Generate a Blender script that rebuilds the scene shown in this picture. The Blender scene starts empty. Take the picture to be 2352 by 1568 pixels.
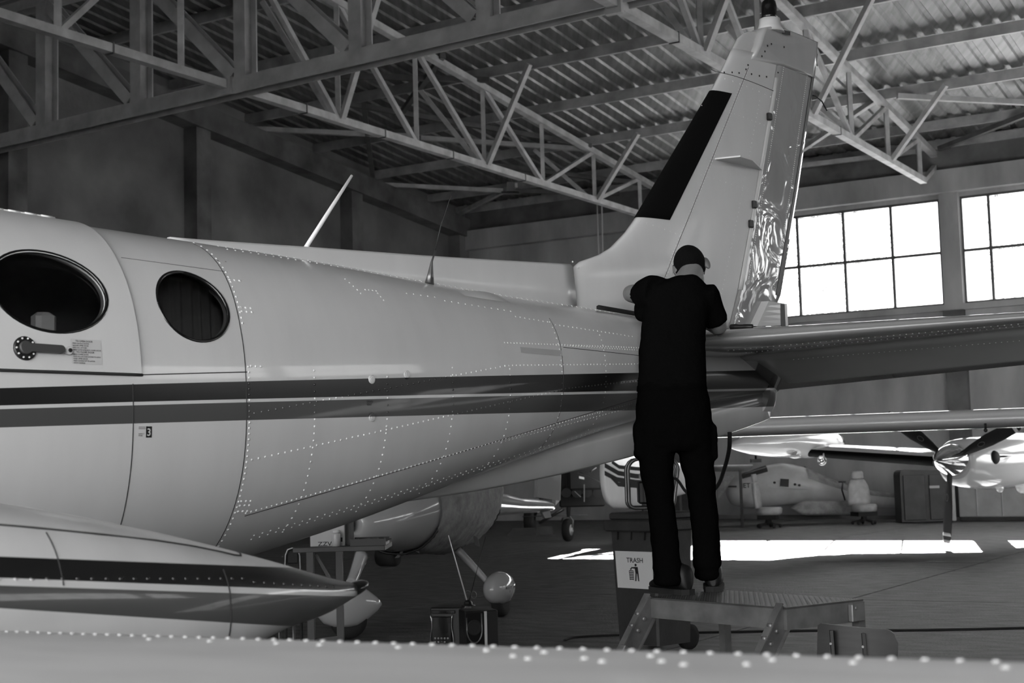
import bpy, bmesh, math, random
from math import sin, cos, pi, radians, sqrt, atan2
from mathutils import Vector as V, Matrix as M
from mathutils.bvhtree import BVHTree
random.seed(7)
sc = bpy.context.scene
COL = sc.collection

# ------------------------------------------------------------------ camera
FPX, CX, CY, H = 3363.0, 1176.0, 784.0, 1.43
PITCH, ROLL = math.atan(303 / FPX), math.atan(.028)
FW = V((0, cos(PITCH), sin(PITCH))); U0 = V((0, -sin(PITCH), cos(PITCH))); R0 = V((1, 0, 0))
UP = U0 * cos(ROLL) + R0 * sin(ROLL); RT = R0 * cos(ROLL) - U0 * sin(ROLL)
CAM = V((0, 0, H))
cd = bpy.data.cameras.new('camera'); cam = bpy.data.objects.new('camera', cd); COL.objects.link(cam)
m = M((RT, UP, -FW)).transposed().to_4x4(); m.translation = CAM
cam.matrix_world = m
cd.sensor_width = 36; cd.lens = FPX / 2352 * 36; cd.clip_end = 400; cd.clip_start = .05
cd.dof.use_dof = True; cd.dof.focus_distance = 6.9; cd.dof.aperture_fstop = 7.1
sc.camera = cam

# ------------------------------------------------------------------ light, sky, exposure
SUN_E = radians(24.8)
w = bpy.data.worlds.new('sky'); sc.world = w; w.use_nodes = True
nt = w.node_tree; nt.nodes.clear()
out = nt.nodes.new('ShaderNodeOutputWorld'); bg = nt.nodes.new('ShaderNodeBackground')
tc = nt.nodes.new('ShaderNodeTexCoord'); sx = nt.nodes.new('ShaderNodeSeparateXYZ'); cr = nt.nodes.new('ShaderNodeValToRGB')
nt.links.new(tc.outputs['Generated'], sx.inputs[0]); nt.links.new(sx.outputs['Z'], cr.inputs[0])
cr.color_ramp.elements[0].color = (1, 1, 1, 1); cr.color_ramp.elements[1].color = (.62, .62, .62, 1)
nt.links.new(cr.outputs[0], bg.inputs[0]); bg.inputs[1].default_value = 4.0
nt.links.new(bg.outputs[0], out.inputs[0])
sd = bpy.data.lights.new('sun', 'SUN'); sun = bpy.data.objects.new('sun', sd); COL.objects.link(sun)
sd.energy = 78; sd.angle = radians(.3)
sdir = V((-.262 * cos(SUN_E), -.965 * cos(SUN_E), -sin(SUN_E)))
sun.rotation_euler = sdir.to_track_quat('-Z', 'Y').to_euler(); sun.location = (14, 55, 22)
vs = sc.view_settings
vs.view_transform = 'Standard'; vs.look = 'None'; vs.gamma = 1; vs.exposure = 0.75; vs.use_curve_mapping = False
sc.cycles.max_bounces = 10; sc.cycles.diffuse_bounces = 5; sc.cycles.transparent_max_bounces = 16
sc.cycles.caustics_reflective = False; sc.cycles.caustics_refractive = False
sc.cycles.use_denoising = True; sc.cycles.sample_clamp_indirect = 4

# ------------------------------------------------------------------ frames of reference
def ray(x, y): return FW + RT * ((x - CX) / FPX) - UP * ((y - CY) / FPX)
def at(x, y, Y): d = ray(x, y); return CAM + d * (Y / d.y)
def atz(x, y, z): d = ray(x, y); return CAM + d * ((z - H) / d.z)
AL = atan2(.512, .859)
UH = V((cos(AL), -sin(AL), 0)); VH = V((sin(AL), cos(AL), 0))      # hangar axes: along and across the window wall
def hw(u, v, z): return UH * u + VH * v + V((0, 0, z))
TH = radians(45)
T0 = V((1.15, 8.0, 0)); AX = V((cos(TH), sin(TH), 0)); SX = V((sin(TH), -cos(TH), 0))   # airplane: tail reference, aft, left
def acw(d, wd, z): return T0 - AX * d + SX * wd + V((0, 0, z))
def inac(P): q = P - T0; return (-(q.dot(AX)), q.dot(SX), P.z)
def on_w(x, y, wd=0):                      # where a sight line meets the airplane's own plane at offset wd
    d = ray(x, y); t = ((T0 + SX * wd) - CAM).dot(SX) / d.dot(SX); return inac(CAM + d * t)

# ------------------------------------------------------------------ materials
MATS = {}
def mat(name, col, rough=.5, metal=0., spec=.5, noise=0., scale=4., bump=0., bscale=40., stretch=None, coat=0., detail=6, emit=0):
    mt = bpy.data.materials.new(name); mt.use_nodes = True; n = mt.node_tree.nodes; L = mt.node_tree.links
    b = n['Principled BSDF']
    c = col if isinstance(col, tuple) else (col, col, col)
    b.inputs['Base Color'].default_value = (*c, 1); b.inputs['Roughness'].default_value = rough
    b.inputs['Metallic'].default_value = metal; b.inputs['Specular IOR Level'].default_value = spec
    b.inputs['Coat Weight'].default_value = coat; b.inputs['Coat Roughness'].default_value = .06
    if emit: b.inputs['Emission Color'].default_value = (1, 1, 1, 1); b.inputs['Emission Strength'].default_value = emit
    tcn = n.new('ShaderNodeTexCoord'); mp = n.new('ShaderNodeMapping'); L.new(tcn.outputs['Object'], mp.inputs[0])
    if stretch: mp.inputs['Scale'].default_value = stretch
    if noise:
        nz = n.new('ShaderNodeTexNoise'); nz.inputs['Scale'].default_value = scale; nz.inputs['Detail'].default_value = detail
        L.new(mp.outputs[0], nz.inputs[0])
        r = n.new('ShaderNodeValToRGB'); r.color_ramp.elements[0].position = .3; r.color_ramp.elements[1].position = .7
        lo = tuple(max(0, x * (1 - noise)) for x in c); hi = tuple(min(1, x * (1 + noise)) for x in c)
        r.color_ramp.elements[0].color = (*lo, 1); r.color_ramp.elements[1].color = (*hi, 1)
        L.new(nz.outputs[0], r.inputs[0]); L.new(r.outputs[0], b.inputs['Base Color'])
    if bump:
        nz = n.new('ShaderNodeTexNoise'); nz.inputs['Scale'].default_value = bscale; nz.inputs['Detail'].default_value = 4
        L.new(mp.outputs[0], nz.inputs[0])
        bp = n.new('ShaderNodeBump'); bp.inputs['Strength'].default_value = bump; bp.inputs['Distance'].default_value = .02
        L.new(nz.outputs[0], bp.inputs['Height']); L.new(bp.outputs[0], b.inputs['Normal'])
    MATS[name] = mt
    return mt

def math_node(n, L, op, a, b=None, c=None):
    x = n.new('ShaderNodeMath'); x.operation = op
    for i, q in enumerate((a, b, c)):
        if q is None: continue
        if isinstance(q, (int, float)): x.inputs[i].default_value = q
        else: L.new(q, x.inputs[i])
    return x.outputs[0]

def striped_paint(name, base, bands, rough=.3, coat=.6, wavy=.0, wscale=3., dirt=.06):
    """glossy paint; bands = [(z_at_x0, slope, z_at_x0, slope, value)]: painted bands between two straight lines in object x,z"""
    mt = mat(name, base, rough, 0, .5, coat=coat); n = mt.node_tree.nodes; L = mt.node_tree.links
    b = n['Principled BSDF']
    tcn = n.new('ShaderNodeTexCoord'); s = n.new('ShaderNodeSeparateXYZ'); L.new(tcn.outputs['Object'], s.inputs[0])
    nz = n.new('ShaderNodeTexNoise'); nz.inputs['Scale'].default_value = 2.2; nz.inputs['Detail'].default_value = 8
    mp = n.new('ShaderNodeMapping'); mp.inputs['Scale'].default_value = (3, 1, .6); L.new(tcn.outputs['Object'], mp.inputs[0]); L.new(mp.outputs[0], nz.inputs[0])
    r = n.new('ShaderNodeValToRGB'); r.color_ramp.elements[0].position = .35; r.color_ramp.elements[1].position = .62
    r.color_ramp.elements[0].color = (base * (1 - dirt),) * 3 + (1,); r.color_ramp.elements[1].color = (base,) * 3 + (1,)
    L.new(nz.outputs[0], r.inputs[0]); cur = r.outputs[0]
    for (z0, k0, z1, k1, val) in bands:
        lo = math_node(n, L, 'SUBTRACT', s.outputs['Z'], math_node(n, L, 'MULTIPLY_ADD', s.outputs['X'], k0, z0))
        hi = math_node(n, L, 'SUBTRACT', math_node(n, L, 'MULTIPLY_ADD', s.outputs['X'], k1, z1), s.outputs['Z'])
        f = math_node(n, L, 'MULTIPLY', math_node(n, L, 'GREATER_THAN', lo, 0), math_node(n, L, 'GREATER_THAN', hi, 0))
        mx = n.new('ShaderNodeMix'); mx.data_type = 'RGBA'; L.new(f, mx.inputs['Factor']); L.new(cur, mx.inputs['A'])
        mx.inputs['B'].default_value = (val, val, val, 1); cur = mx.outputs['Result']
    L.new(cur, b.inputs['Base Color'])
    if wavy:
        nz2 = n.new('ShaderNodeTexNoise'); nz2.inputs['Scale'].default_value = wscale; nz2.inputs['Detail'].default_value = 2
        nz2.inputs['Distortion'].default_value = 1.2
        L.new(tcn.outputs['Object'], nz2.inputs[0])
        bp = n.new('ShaderNodeBump'); bp.inputs['Strength'].default_value = wavy; bp.inputs['Distance'].default_value = .02
        L.new(nz2.outputs[0], bp.inputs['Height']); L.new(bp.outputs[0], b.inputs['Normal']); L.new(bp.outputs[0], b.inputs['Coat Normal'])
    return mt


DK, MID, WHT = .012, .075, .66
fuse_mat = striped_paint('fuselage_paint', WHT, [(1.8515, -.0397, 1.948, -.0497, DK), (1.7515, -.032, 1.8405, -.0397, MID)])
nac_mat = striped_paint('nacelle_paint', WHT, [(.7014, .108, .8028, .096, DK), (.4478, .146, .6926, .107, MID)])
white_paint = striped_paint('white_paint', WHT, [], coat=.15, dirt=.05)
rudder_paint = striped_paint('rudder_paint', .42, [], rough=.1, coat=1., wavy=.45, wscale=5.)
tail_cap_paint = striped_paint('tail_cap_paint', .5, [], rough=.2, coat=.8)
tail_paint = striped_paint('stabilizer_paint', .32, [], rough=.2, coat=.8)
wing_paint = striped_paint('wing_paint', .54, [], rough=.5, coat=.05, dirt=.12)
rivet_mat = mat('white_glint', .88, .2)  # white rods and hinges; on rivets, the highlight put into the colour
rivet_band = striped_paint('rivet_band_glint', .88, [(1.8515, -.0397, 1.948, -.0497, DK * 2), (1.7515, -.032, 1.8405, -.0397, MID * 1.3)], rough=.2)  # stripes as on the skin, lightened: rivet highlights put into the colour
black_rubber = mat('black_rubber', .008, .75, noise=.3)
black_boot = mat('deicer_boot', .004, .9, spec=.1)
black_plastic = mat('black_plastic', .012, .4)
black_gloss = mat('black_gloss', .008, .12, coat=.6)
dark_seam = mat('dark_seam', .03, .8)
gray_metal = mat('gray_metal', .16, .35, .8, noise=.2)
chrome = mat('polished_metal', .8, .08, 1.)
steel_paint = mat('truss_paint', .5, .6, noise=.25, scale=3, bump=.05)
steel_dark = mat('brace_paint', .10, .6, noise=.3, scale=3)
girder_paint = mat('girder_paint', .46, .5, noise=.22, scale=2.5)
purlin_paint = mat('purlin_steel', .36, .5, noise=.35, scale=2)
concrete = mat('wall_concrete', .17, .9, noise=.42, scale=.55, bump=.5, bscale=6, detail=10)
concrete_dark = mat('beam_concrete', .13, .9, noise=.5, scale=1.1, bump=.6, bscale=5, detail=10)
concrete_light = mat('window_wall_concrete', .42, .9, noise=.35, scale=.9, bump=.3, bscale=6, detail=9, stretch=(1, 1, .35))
floor_mat = mat('floor_concrete', .085, .5, spec=.4, noise=.55, scale=3.2, bump=.9, bscale=38, detail=14, stretch=(1, 2.2, 1))
joint_mat = mat('floor_joint', .03, .9)
roof_mat = mat('roof_steel', .19, .5, .5, noise=.3, scale=1.6, stretch=(6, .5, 1), detail=8)
skin = mat('skin', .17, .5, noise=.06, scale=30)
hair_mat = mat('hair', .005, .9, spec=.1, noise=.4, scale=120, bump=.5, bscale=400)
shirt_mat = mat('black_tshirt', .004, 1, spec=.0, bump=.25, bscale=60)
trouser_mat = mat('black_trousers', .003, 1, spec=.0, bump=.25, bscale=50)
shoe_mat = mat('black_leather', .006, .5, spec=.3)
ply_mat = mat('dark_plywood', .013, .45, noise=.35, scale=8, stretch=(1, 1, 6))
galv = mat('galvanized_steel', .20, .45, .6, noise=.3, scale=9)
bin_mat = mat('bin_plastic', .035, .5, noise=.3, scale=5, bump=.1)
sign_white = mat('sign_white', .62, .5)
ink = mat('black_ink', .01, .6)
cardboard = mat('white_carton', .45, .8)
fabric = mat('cover_fabric', .30, .85, noise=.3, scale=6, bump=.6, bscale=14)
leather = mat('pale_leather', .48, .5, noise=.2, scale=6)
white_far = mat('white_gloss', .72, .1, coat=1.)
white_dull = mat('white_gelcoat', .58, .35, noise=.12, scale=3)
tyre = mat('tyre_rubber', .01, .8)
gray_cabinet = mat('dark_cabinet', .05, .55, noise=.3, scale=3)

def glass(name, tint, gl=.06, dust=0., dcol=.8):
    mt = bpy.data.materials.new(name); mt.use_nodes = True; n = mt.node_tree.nodes; L = mt.node_tree.links; n.clear()
    o = n.new('ShaderNodeOutputMaterial'); t = n.new('ShaderNodeBsdfTransparent'); g = n.new('ShaderNodeBsdfGlossy')
    t.inputs[0].default_value = (tint, tint, tint, 1); g.inputs['Roughness'].default_value = .03
    fr = n.new('ShaderNodeFresnel'); fr.inputs[0].default_value = 1.45
    mx = n.new('ShaderNodeMixShader'); L.new(fr.outputs[0], mx.inputs[0]); L.new(t.outputs[0], mx.inputs[1]); L.new(g.outputs[0], mx.inputs[2])
    last = mx.outputs[0]
    if dust:
        d = n.new('ShaderNodeBsdfTranslucent'); d.inputs[0].default_value = (dcol,) * 3 + (1,)
        nz = n.new('ShaderNodeTexNoise'); nz.inputs['Scale'].default_value = 1.5; nz.inputs['Detail'].default_value = 8
        tcn = n.new('ShaderNodeTexCoord'); L.new(tcn.outputs['Object'], nz.inputs[0])
        f = math_node(n, L, 'MULTIPLY', nz.outputs[0], dust)
        m2 = n.new('ShaderNodeMixShader'); L.new(f, m2.inputs[0]); L.new(last, m2.inputs[1]); L.new(d.outputs[0], m2.inputs[2]); last = m2.outputs[0]
    L.new(last, o.inputs[0]); return mt
pane_glass = glass('dusty_window_glass', .92, dust=.035)
cabin_glass = glass('dark_cabin_glass', .75)
canopy_glass = glass('canopy_glass', .5)

# ------------------------------------------------------------------ mesh building
class MB:
    def __init__(s): s.v = []; s.f = []; s.sm = []
    def add(s, vs, fs, smooth=False):
        o = len(s.v); s.v += [V(p) for p in vs]; s.f += [tuple(i + o for i in f) for f in fs]; s.sm += [smooth] * len(fs); return s
    def box(s, c, ax, ay, az):
        c = V(c); ax, ay, az = V(ax), V(ay), V(az)
        vs = [c + ax * i + ay * j + az * k for i in (-1, 1) for j in (-1, 1) for k in (-1, 1)]
        return s.add(vs, [(0, 1, 3, 2), (4, 6, 7, 5), (0, 4, 5, 1), (2, 3, 7, 6), (0, 2, 6, 4), (1, 5, 7, 3)])
    def bbox(s, c, ax, ay, az, b=.006):
        """box with chamfered vertical and top edges"""
        c = V(c); ax, ay, az = V(ax), V(ay), V(az); lx, ly, lz = ax.length, ay.length, az.length
        b = min(b, lx * .45, ly * .45, lz * .45); rings = []
        for kz, ins in ((-1, b), (-1 + b / lz, 0), (1 - b / lz, 0), (1, b)):
            X = 1 - ins / lx; Y = 1 - ins / ly; bx = b / lx; by = b / ly
            pts = [(X, -Y + by), (X, Y - by), (X - bx, Y), (-X + bx, Y), (-X, Y - by), (-X, -Y + by), (-X + bx, -Y), (X - bx, -Y)]
            rings.append([c + ax * p + ay * q + az * kz for p, q in pts])
        return s.loft(rings, True, True, smooth=False)
    def bar(s, a, b, wd, ht=None, up=(0, 0, 1)):
        a, b = V(a), V(b); ht = ht or wd; d = (b - a).normalized(); x = d.cross(V(up))
        if x.length < 1e-3: x = d.cross(V((1, 0, 0)))
        x.normalize(); y = x.cross(d)
        return s.box((a + b) / 2, (b - a) / 2, x * wd / 2, y * ht / 2)
    def ibeam(s, a, b, wd, ht, t=.03, up=(0, 0, 1)):
        a, b = V(a), V(b); d = (b - a).normalized(); x = d.cross(V(up))
        if x.length < 1e-3: x = d.cross(V((1, 0, 0)))
        x.normalize(); y = x.cross(d); c = (a + b) / 2; h = (b - a) / 2
        s.box(c + y * (ht / 2 - t / 2), h, x * wd / 2, y * t / 2); s.box(c - y * (ht / 2 - t / 2), h, x * wd / 2, y * t / 2)
        return s.box(c, h, x * t / 2, y * (ht / 2 - t))
    def tube(s, pts, r, n=8, caps=True):
        pts = [V(p) for p in pts]; rs = r if isinstance(r, (list, tuple)) else [r] * len(pts); rings = []
        ref = None
        for i, p in enumerate(pts):
            d = (pts[min(i + 1, len(pts) - 1)] - pts[max(i - 1, 0)]).normalized()
            if ref is None: ref = d.cross(V((0, 0, 1)));  ref = d.cross(V((1, 0, 0))) if ref.length < .05 else ref
            x = (ref - d * ref.dot(d)).normalized(); ref = x; y = d.cross(x)
            rings.append([p + (x * cos(2 * pi * k / n) + y * sin(2 * pi * k / n)) * rs[i] for k in range(n)])
        return s.loft(rings, caps, caps)
    def loft(s, rings, cap0=False, cap1=False, closed=True, smooth=True):
        n = len(rings[0]); o = len(s.v)
        for r in rings: s.v += [V(p) for p in r]
        for i in range(len(rings) - 1):
            for k in range(n if closed else n - 1):
                k2 = (k + 1) % n; s.f.append((o + i * n + k, o + i * n + k2, o + (i + 1) * n + k2, o + (i + 1) * n + k)); s.sm.append(smooth)
        if cap0: s.f.append(tuple(o + k for k in reversed(range(n)))); s.sm.append(False)
        if cap1: s.f.append(tuple(o + (len(rings) - 1) * n + k for k in range(n))); s.sm.append(False)
        return s
    def ell(s, c, ax, ay, az, nu=16, nv=10):
        c = V(c); ax, ay, az = V(ax), V(ay), V(az); rings = []
        for j in range(nv + 1):
            t = -pi / 2 + pi * j / nv; t = max(-1.54, min(1.54, t))
            rings.append([c + (ax * cos(2 * pi * k / nu) + ay * sin(2 * pi * k / nu)) * cos(t) + az * sin(t) for k in range(nu)])
        return s.loft(rings, True, True)
    def lathe(s, c, axis, prof, n=20, x=None, cap=True):
        """prof = [(radius, distance along axis)]"""
        c = V(c); d = V(axis).normalized(); x = V(x) if x else d.orthogonal(); x = (x - d * x.dot(d)).normalized(); y = d.cross(x)
        return s.loft([[c + d * h + (x * cos(2 * pi * k / n) + y * sin(2 * pi * k / n)) * r for k in range(n)] for r, h in prof], cap, cap)
    def prism(s, pts, off):
        pts = [V(p) for p in pts]; off = V(off); n = len(pts)
        s.add(pts + [p + off for p in pts], [tuple(reversed(range(n))), tuple(range(n, 2 * n))] + [(i, (i + 1) % n, n + (i + 1) % n, n + i) for i in range(n)]); return s
    def mesh(s, name, inv=None):
        me = bpy.data.meshes.new(name); vs_ = [inv @ p for p in s.v] if inv else s.v
        me.from_pydata([tuple(p) for p in vs_], [], s.f); me.update()
        for p, q in zip(me.polygons, s.sm): p.use_smooth = q
        bm = bmesh.new(); bm.from_mesh(me); bmesh.ops.recalc_face_normals(bm, faces=bm.faces); bm.to_mesh(me); bm.free()
        return me
    def build(s, name, mt, parent=None, local=False):
        inv = MX[parent.name].inverted() if parent is not None and not local else None
        o = bpy.data.objects.new(name, s.mesh(name, inv)); COL.objects.link(o)
        if mt: o.data.materials.append(mt)
        if parent is not None: o.parent = parent; MX[o.name] = MX[parent.name].copy()
        else: MX[o.name] = M.Identity(4)
        return o
MX = {}
def thing(name, label, cat, loc=(0, 0, 0), rz=0, group=None):
    o = bpy.data.objects.new(name, None); COL.objects.link(o); o.location = loc; o.rotation_euler = (0, 0, rz); o.empty_display_size = .1
    MX[o.name] = M.Translation(V(loc)) @ M.Rotation(rz, 4, 'Z')
    o['label'] = label; o['category'] = cat
    if group: o['group'] = group
    return o
def tag(o, label, cat, group=None, kind=None):
    o['label'] = label; o['category'] = cat
    if group: o['group'] = group
    if kind: o['kind'] = kind
    return o
def struct(o): o['kind'] = 'structure'; return o
def setting(name):
    o = bpy.data.objects.new(name, None); COL.objects.link(o); MX[o.name] = M.Identity(4); o['kind'] = 'structure'; return o
def evaluated(o):
    """replace an object's mesh by its modified mesh"""
    dg = bpy.context.evaluated_depsgraph_get(); dg.update()
    me = bpy.data.meshes.new_from_object(o.evaluated_get(dg)); o.modifiers.clear(); o.data = me; return o
def smooth_all(o):
    for p in o.data.polygons: p.use_smooth = True
def copy_part(o, parent, mw):
    c = o.copy(); COL.objects.link(c); c.parent = parent; c.matrix_local = mw; return c
BOLD = .012
def text_mesh(txt, size, align='LEFT'):
    cu = bpy.data.curves.new('lettering', 'FONT'); cu.body = txt; cu.size = size; cu.offset = size * BOLD; cu.align_x = align; cu.resolution_u = 2
    o = bpy.data.objects.new('lettering', cu); COL.objects.link(o)
    dg = bpy.context.evaluated_depsgraph_get(); dg.update()
    me = bpy.data.meshes.new_from_object(o.evaluated_get(dg)); COL.objects.unlink(o); bpy.data.objects.remove(o)
    vs_ = [v.co.copy() for v in me.vertices]; fs = [tuple(p.vertices) for p in me.polygons]; bpy.data.meshes.remove(me)
    return vs_, fs

# ================================================================== THE HANGAR
# ---- floor: poured slabs with open joints
UJ = [-31.0 + 4.3 * k for k in range(15)]
UJ = [-5.05 + 4.3 * k for k in range(-6, 9)]
VJ = [-8 + 5.83 * k for k in range(9)]
floor = MB()
floor.add([hw(-60, -70, -.03), hw(60, -70, -.03), hw(60, 110, -.03), hw(-60, 110, -.03)], [(0, 1, 2, 3)])
ground = struct(floor.build('floor', joint_mat))
sb = MB(); sb.box((0, 0, -.015), (4.3 / 2 - .012, 0, 0), (0, 5.83 / 2 - .012, 0), (0, 0, .015))
slab0 = None
for i in range(len(UJ) - 1):
    for j in range(len(VJ) - 1):
        c = hw((UJ[i] + UJ[i + 1]) / 2, (VJ[j] + VJ[j + 1]) / 2, 0)
        mw = M.Translation(c) @ M.Rotation(-AL, 4, 'Z')
        if slab0 is None:
            slab0 = bpy.data.objects.new('slab', sb.mesh('slab')); COL.objects.link(slab0); slab0.data.materials.append(floor_mat); slab0.parent = ground; slab0.matrix_local = mw
        else: copy_part(slab0, ground, mw)
apron_mat = mat('apron_concrete', .30, .9, noise=.2, scale=.5)
ap = MB()
for (u0, u1, v0, v1) in ((-60, 60, -70, -8.02), (-60, 60, 38.7, 110), (-60, -30.86, -8, 38.7), (29.4, 60, -8, 38.7)):
    ap.add([hw(u0, v0, -.005), hw(u1, v0, -.005), hw(u1, v1, -.005), hw(u0, v1, -.005)], [(0, 1, 2, 3)])
ap.build('apron', apron_mat, ground)

# ---- window wall (far side)
VW = 38.5; ZS, ZT = 5.49, 8.31; UL, URT = -24.8, 22.0
BAYS = [(-17.03, -9.76), (-9.23, -1.96), (-1.43, 5.84), (6.37, 13.64), (14.17, 21.4)]
wall = MB()
def wbox(mb, u0, u1, v0, v1, z0, z1): 
    return mb.box(hw((u0 + u1) / 2, (v0 + v1) / 2, (z0 + z1) / 2), UH * (u1 - u0) / 2, VH * (v1 - v0) / 2, V((0, 0, (z1 - z0) / 2)))
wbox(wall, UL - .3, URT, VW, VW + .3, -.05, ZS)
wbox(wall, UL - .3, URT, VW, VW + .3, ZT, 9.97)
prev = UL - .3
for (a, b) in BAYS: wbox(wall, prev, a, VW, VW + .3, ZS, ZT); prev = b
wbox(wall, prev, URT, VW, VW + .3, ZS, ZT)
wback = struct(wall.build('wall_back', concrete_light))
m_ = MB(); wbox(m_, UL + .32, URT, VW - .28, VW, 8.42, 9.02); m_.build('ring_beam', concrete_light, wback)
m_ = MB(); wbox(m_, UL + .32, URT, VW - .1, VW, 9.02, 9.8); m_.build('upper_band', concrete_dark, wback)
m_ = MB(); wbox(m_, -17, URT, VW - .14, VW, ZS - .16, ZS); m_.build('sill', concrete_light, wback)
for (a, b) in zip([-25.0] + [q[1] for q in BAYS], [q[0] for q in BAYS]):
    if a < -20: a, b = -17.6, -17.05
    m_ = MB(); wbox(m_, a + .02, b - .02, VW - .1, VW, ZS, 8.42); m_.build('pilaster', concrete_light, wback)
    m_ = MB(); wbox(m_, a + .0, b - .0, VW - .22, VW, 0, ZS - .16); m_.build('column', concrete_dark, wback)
frame_mat = mat('window_frame', .07, .5)
for k, (a, b) in enumerate(BAYS):
    wn = setting('window_%d' % (k + 1))
    m_ = MB()
    for z in (ZS, ZT): m_.box(hw((a + b) / 2, VW + .08, z + (.03 if z == ZS else -.03)), UH * (b - a) / 2, VH * .04, V((0, 0, .03)))
    for u in (a + .025, b - .025): m_.box(hw(u, VW + .08, (ZS + ZT) / 2), UH * .025, VH * .04, V((0, 0, (ZT - ZS) / 2)))
    m_.build('frame', frame_mat, wn)
    us = [b - 1.31 * i for i in range(1, 6)]
    for u in us:
        m_ = MB(); wbox(m_, u - .034, u + .034, VW + .04, VW + .12, ZS, ZT); m_.build('mullion', frame_mat, wn)
    m_ = MB(); wbox(m_, a, b, VW + .035, VW + .125, 6.85, 6.92); m_.build('transom', frame_mat, wn)
    es = [b] + us + [a]
    for i in range(len(es) - 1):
        for z0, z1 in ((ZS + .05, 6.86), (6.91, ZT - .05)):
            boarded = k == 0 and i >= 4 and z0 < 6
            m_ = MB(); wbox(m_, es[i + 1] + .02, es[i] - .02, VW + .075, VW + .083, z0, z1); m_.build('board' if boarded else 'pane', frame_mat if boarded else pane_glass, wn)

# ---- gable wall on the left, its posts and the sloping ring beam
RIDGE = 19.5
def zroof(v): return 10.66 - .1014 * ((v if v > RIDGE else 2 * RIDGE - v) - 27) + .1     # underside of the purlins
VF = -2.5
gw = MB(); out_ = [hw(UL, VF, -.05), hw(UL, VW + .3, -.05), hw(UL, VW + .3, zroof(VW + .3) + .34), hw(UL, RIDGE, zroof(RIDGE) + .34), hw(UL, VF, zroof(VF) + .34)]
gw.prism(out_, -UH * .3)
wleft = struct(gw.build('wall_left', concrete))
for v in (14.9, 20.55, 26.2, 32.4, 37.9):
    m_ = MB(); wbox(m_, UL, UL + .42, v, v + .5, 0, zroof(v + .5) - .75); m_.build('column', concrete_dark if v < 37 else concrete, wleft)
m_ = MB()
for v0, v1 in ((VF, RIDGE), (RIDGE, VW)):
    for off0, off1, dp in ((-.78, -.2, .5),):
        rr = [[hw(UL + (dp if s_ else 0), v, zroof(v) + o_) for s_, o_ in ((0, off0), (1, off0), (1, off1), (0, off1))] for v in (v0, v1)]
        m_.loft(rr, True, True, smooth=False)
m_.build('ring_beam', concrete_dark, wleft)
# ---- right gable wall and the door side behind the camera
gw = MB(); out_ = [hw(URT, VF, -.05), hw(URT, VW + .3, -.05), hw(URT, VW + .3, zroof(VW) + .34), hw(URT, RIDGE, zroof(RIDGE) + .34), hw(URT, VF, zroof(VF) + .34)]
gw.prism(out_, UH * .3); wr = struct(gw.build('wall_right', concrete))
ADDED_BAYS = [(13.6, 20.2), (21.0, 27.6), (28.4, 35.0)]  # unseen windows, added so that the rudder has something bright to reflect
for k, (a, b) in enumerate(ADDED_BAYS):
    cb_ = MB(); wbox(cb_, URT - .2, URT + .6, a, b, 6.5, 9.0); co = bpy.data.objects.new('cutter', cb_.mesh('cutter')); COL.objects.link(co)
    md = wr.modifiers.new('cut', 'BOOLEAN'); md.operation = 'DIFFERENCE'; md.object = co; md.solver = 'EXACT'; bpy.context.view_layer.update(); evaluated(wr); bpy.data.objects.remove(co)
    wn = setting('window_%d' % (len(BAYS) + k + 1))
    vs__ = [a + (b - a) * i / 5 for i in range(6)]
    for i in range(1, 5):
        m_ = MB(); wbox(m_, URT + .05, URT + .13, vs__[i] - .034, vs__[i] + .034, 6.5, 9.0); m_.build('mullion', frame_mat, wn)
    m_ = MB(); wbox(m_, URT + .05, URT + .13, a, b, 7.7, 7.77); m_.build('transom', frame_mat, wn)
    for i in range(5):
        for z0, z1 in ((6.5, 7.7), (7.77, 9.0)):
            m_ = MB(); wbox(m_, URT + .085, URT + .093, vs__[i] + .03, vs__[i + 1] - .03, z0, z1); m_.build('pane', pane_glass, wn)
wr.data.materials.clear(); wr.data.materials.append(concrete)
DOOR = (-9, 4, 5.2)
m_ = MB(); wbox(m_, UL, DOOR[0], VF - .3, VF, -.05, 8.6); wbox(m_, DOOR[1], URT, VF - .3, VF, -.05, 8.6); wbox(m_, DOOR[0], DOOR[1], VF - .3, VF, DOOR[2], 8.6)
struct(m_.build('wall_front', concrete))

# ---- roof: ribbed steel sheets on purlins
ceil = setting('ceiling')
PIT, RW, RH = .40, .09, .045
def sheet(v0, v1):
    mb = MB(); prof = []
    for k in range(6):
        u = k * PIT
        prof += [(u, 0), (u + PIT / 2 - RW, 0), (u + PIT / 2 - RW * .6, -RH), (u + PIT / 2 + RW * .6, -RH), (u + PIT / 2 + RW, 0)]
    prof.append((6 * PIT, 0))
    rings = [[UH * (u - 0) + VH * v + V((0, 0, zroof(v) + .27 - z_)) for u, z_ in prof] for v in (v0, v1)]
    mb.loft(rings, closed=False, smooth=False); return mb
for (v0, v1) in ((RIDGE, VW + .6), (VF - .5, RIDGE)):
    base = None
    for k in range(20):
        u = UL + k * 2.4 - .3
        if base is None:
            base = bpy.data.objects.new('roof_sheet', sheet(v0, v1).mesh('roof_sheet')); COL.objects.link(base); base.data.materials.append(roof_mat); base.parent = ceil
            base.matrix_local = M.Translation(UH * u)
        else: copy_part(base, ceil, M.Translation(UH * u))
PV = [28.45 + 2.78 * k for k in range(-3, 4)] + [39.3 - .95]
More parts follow.
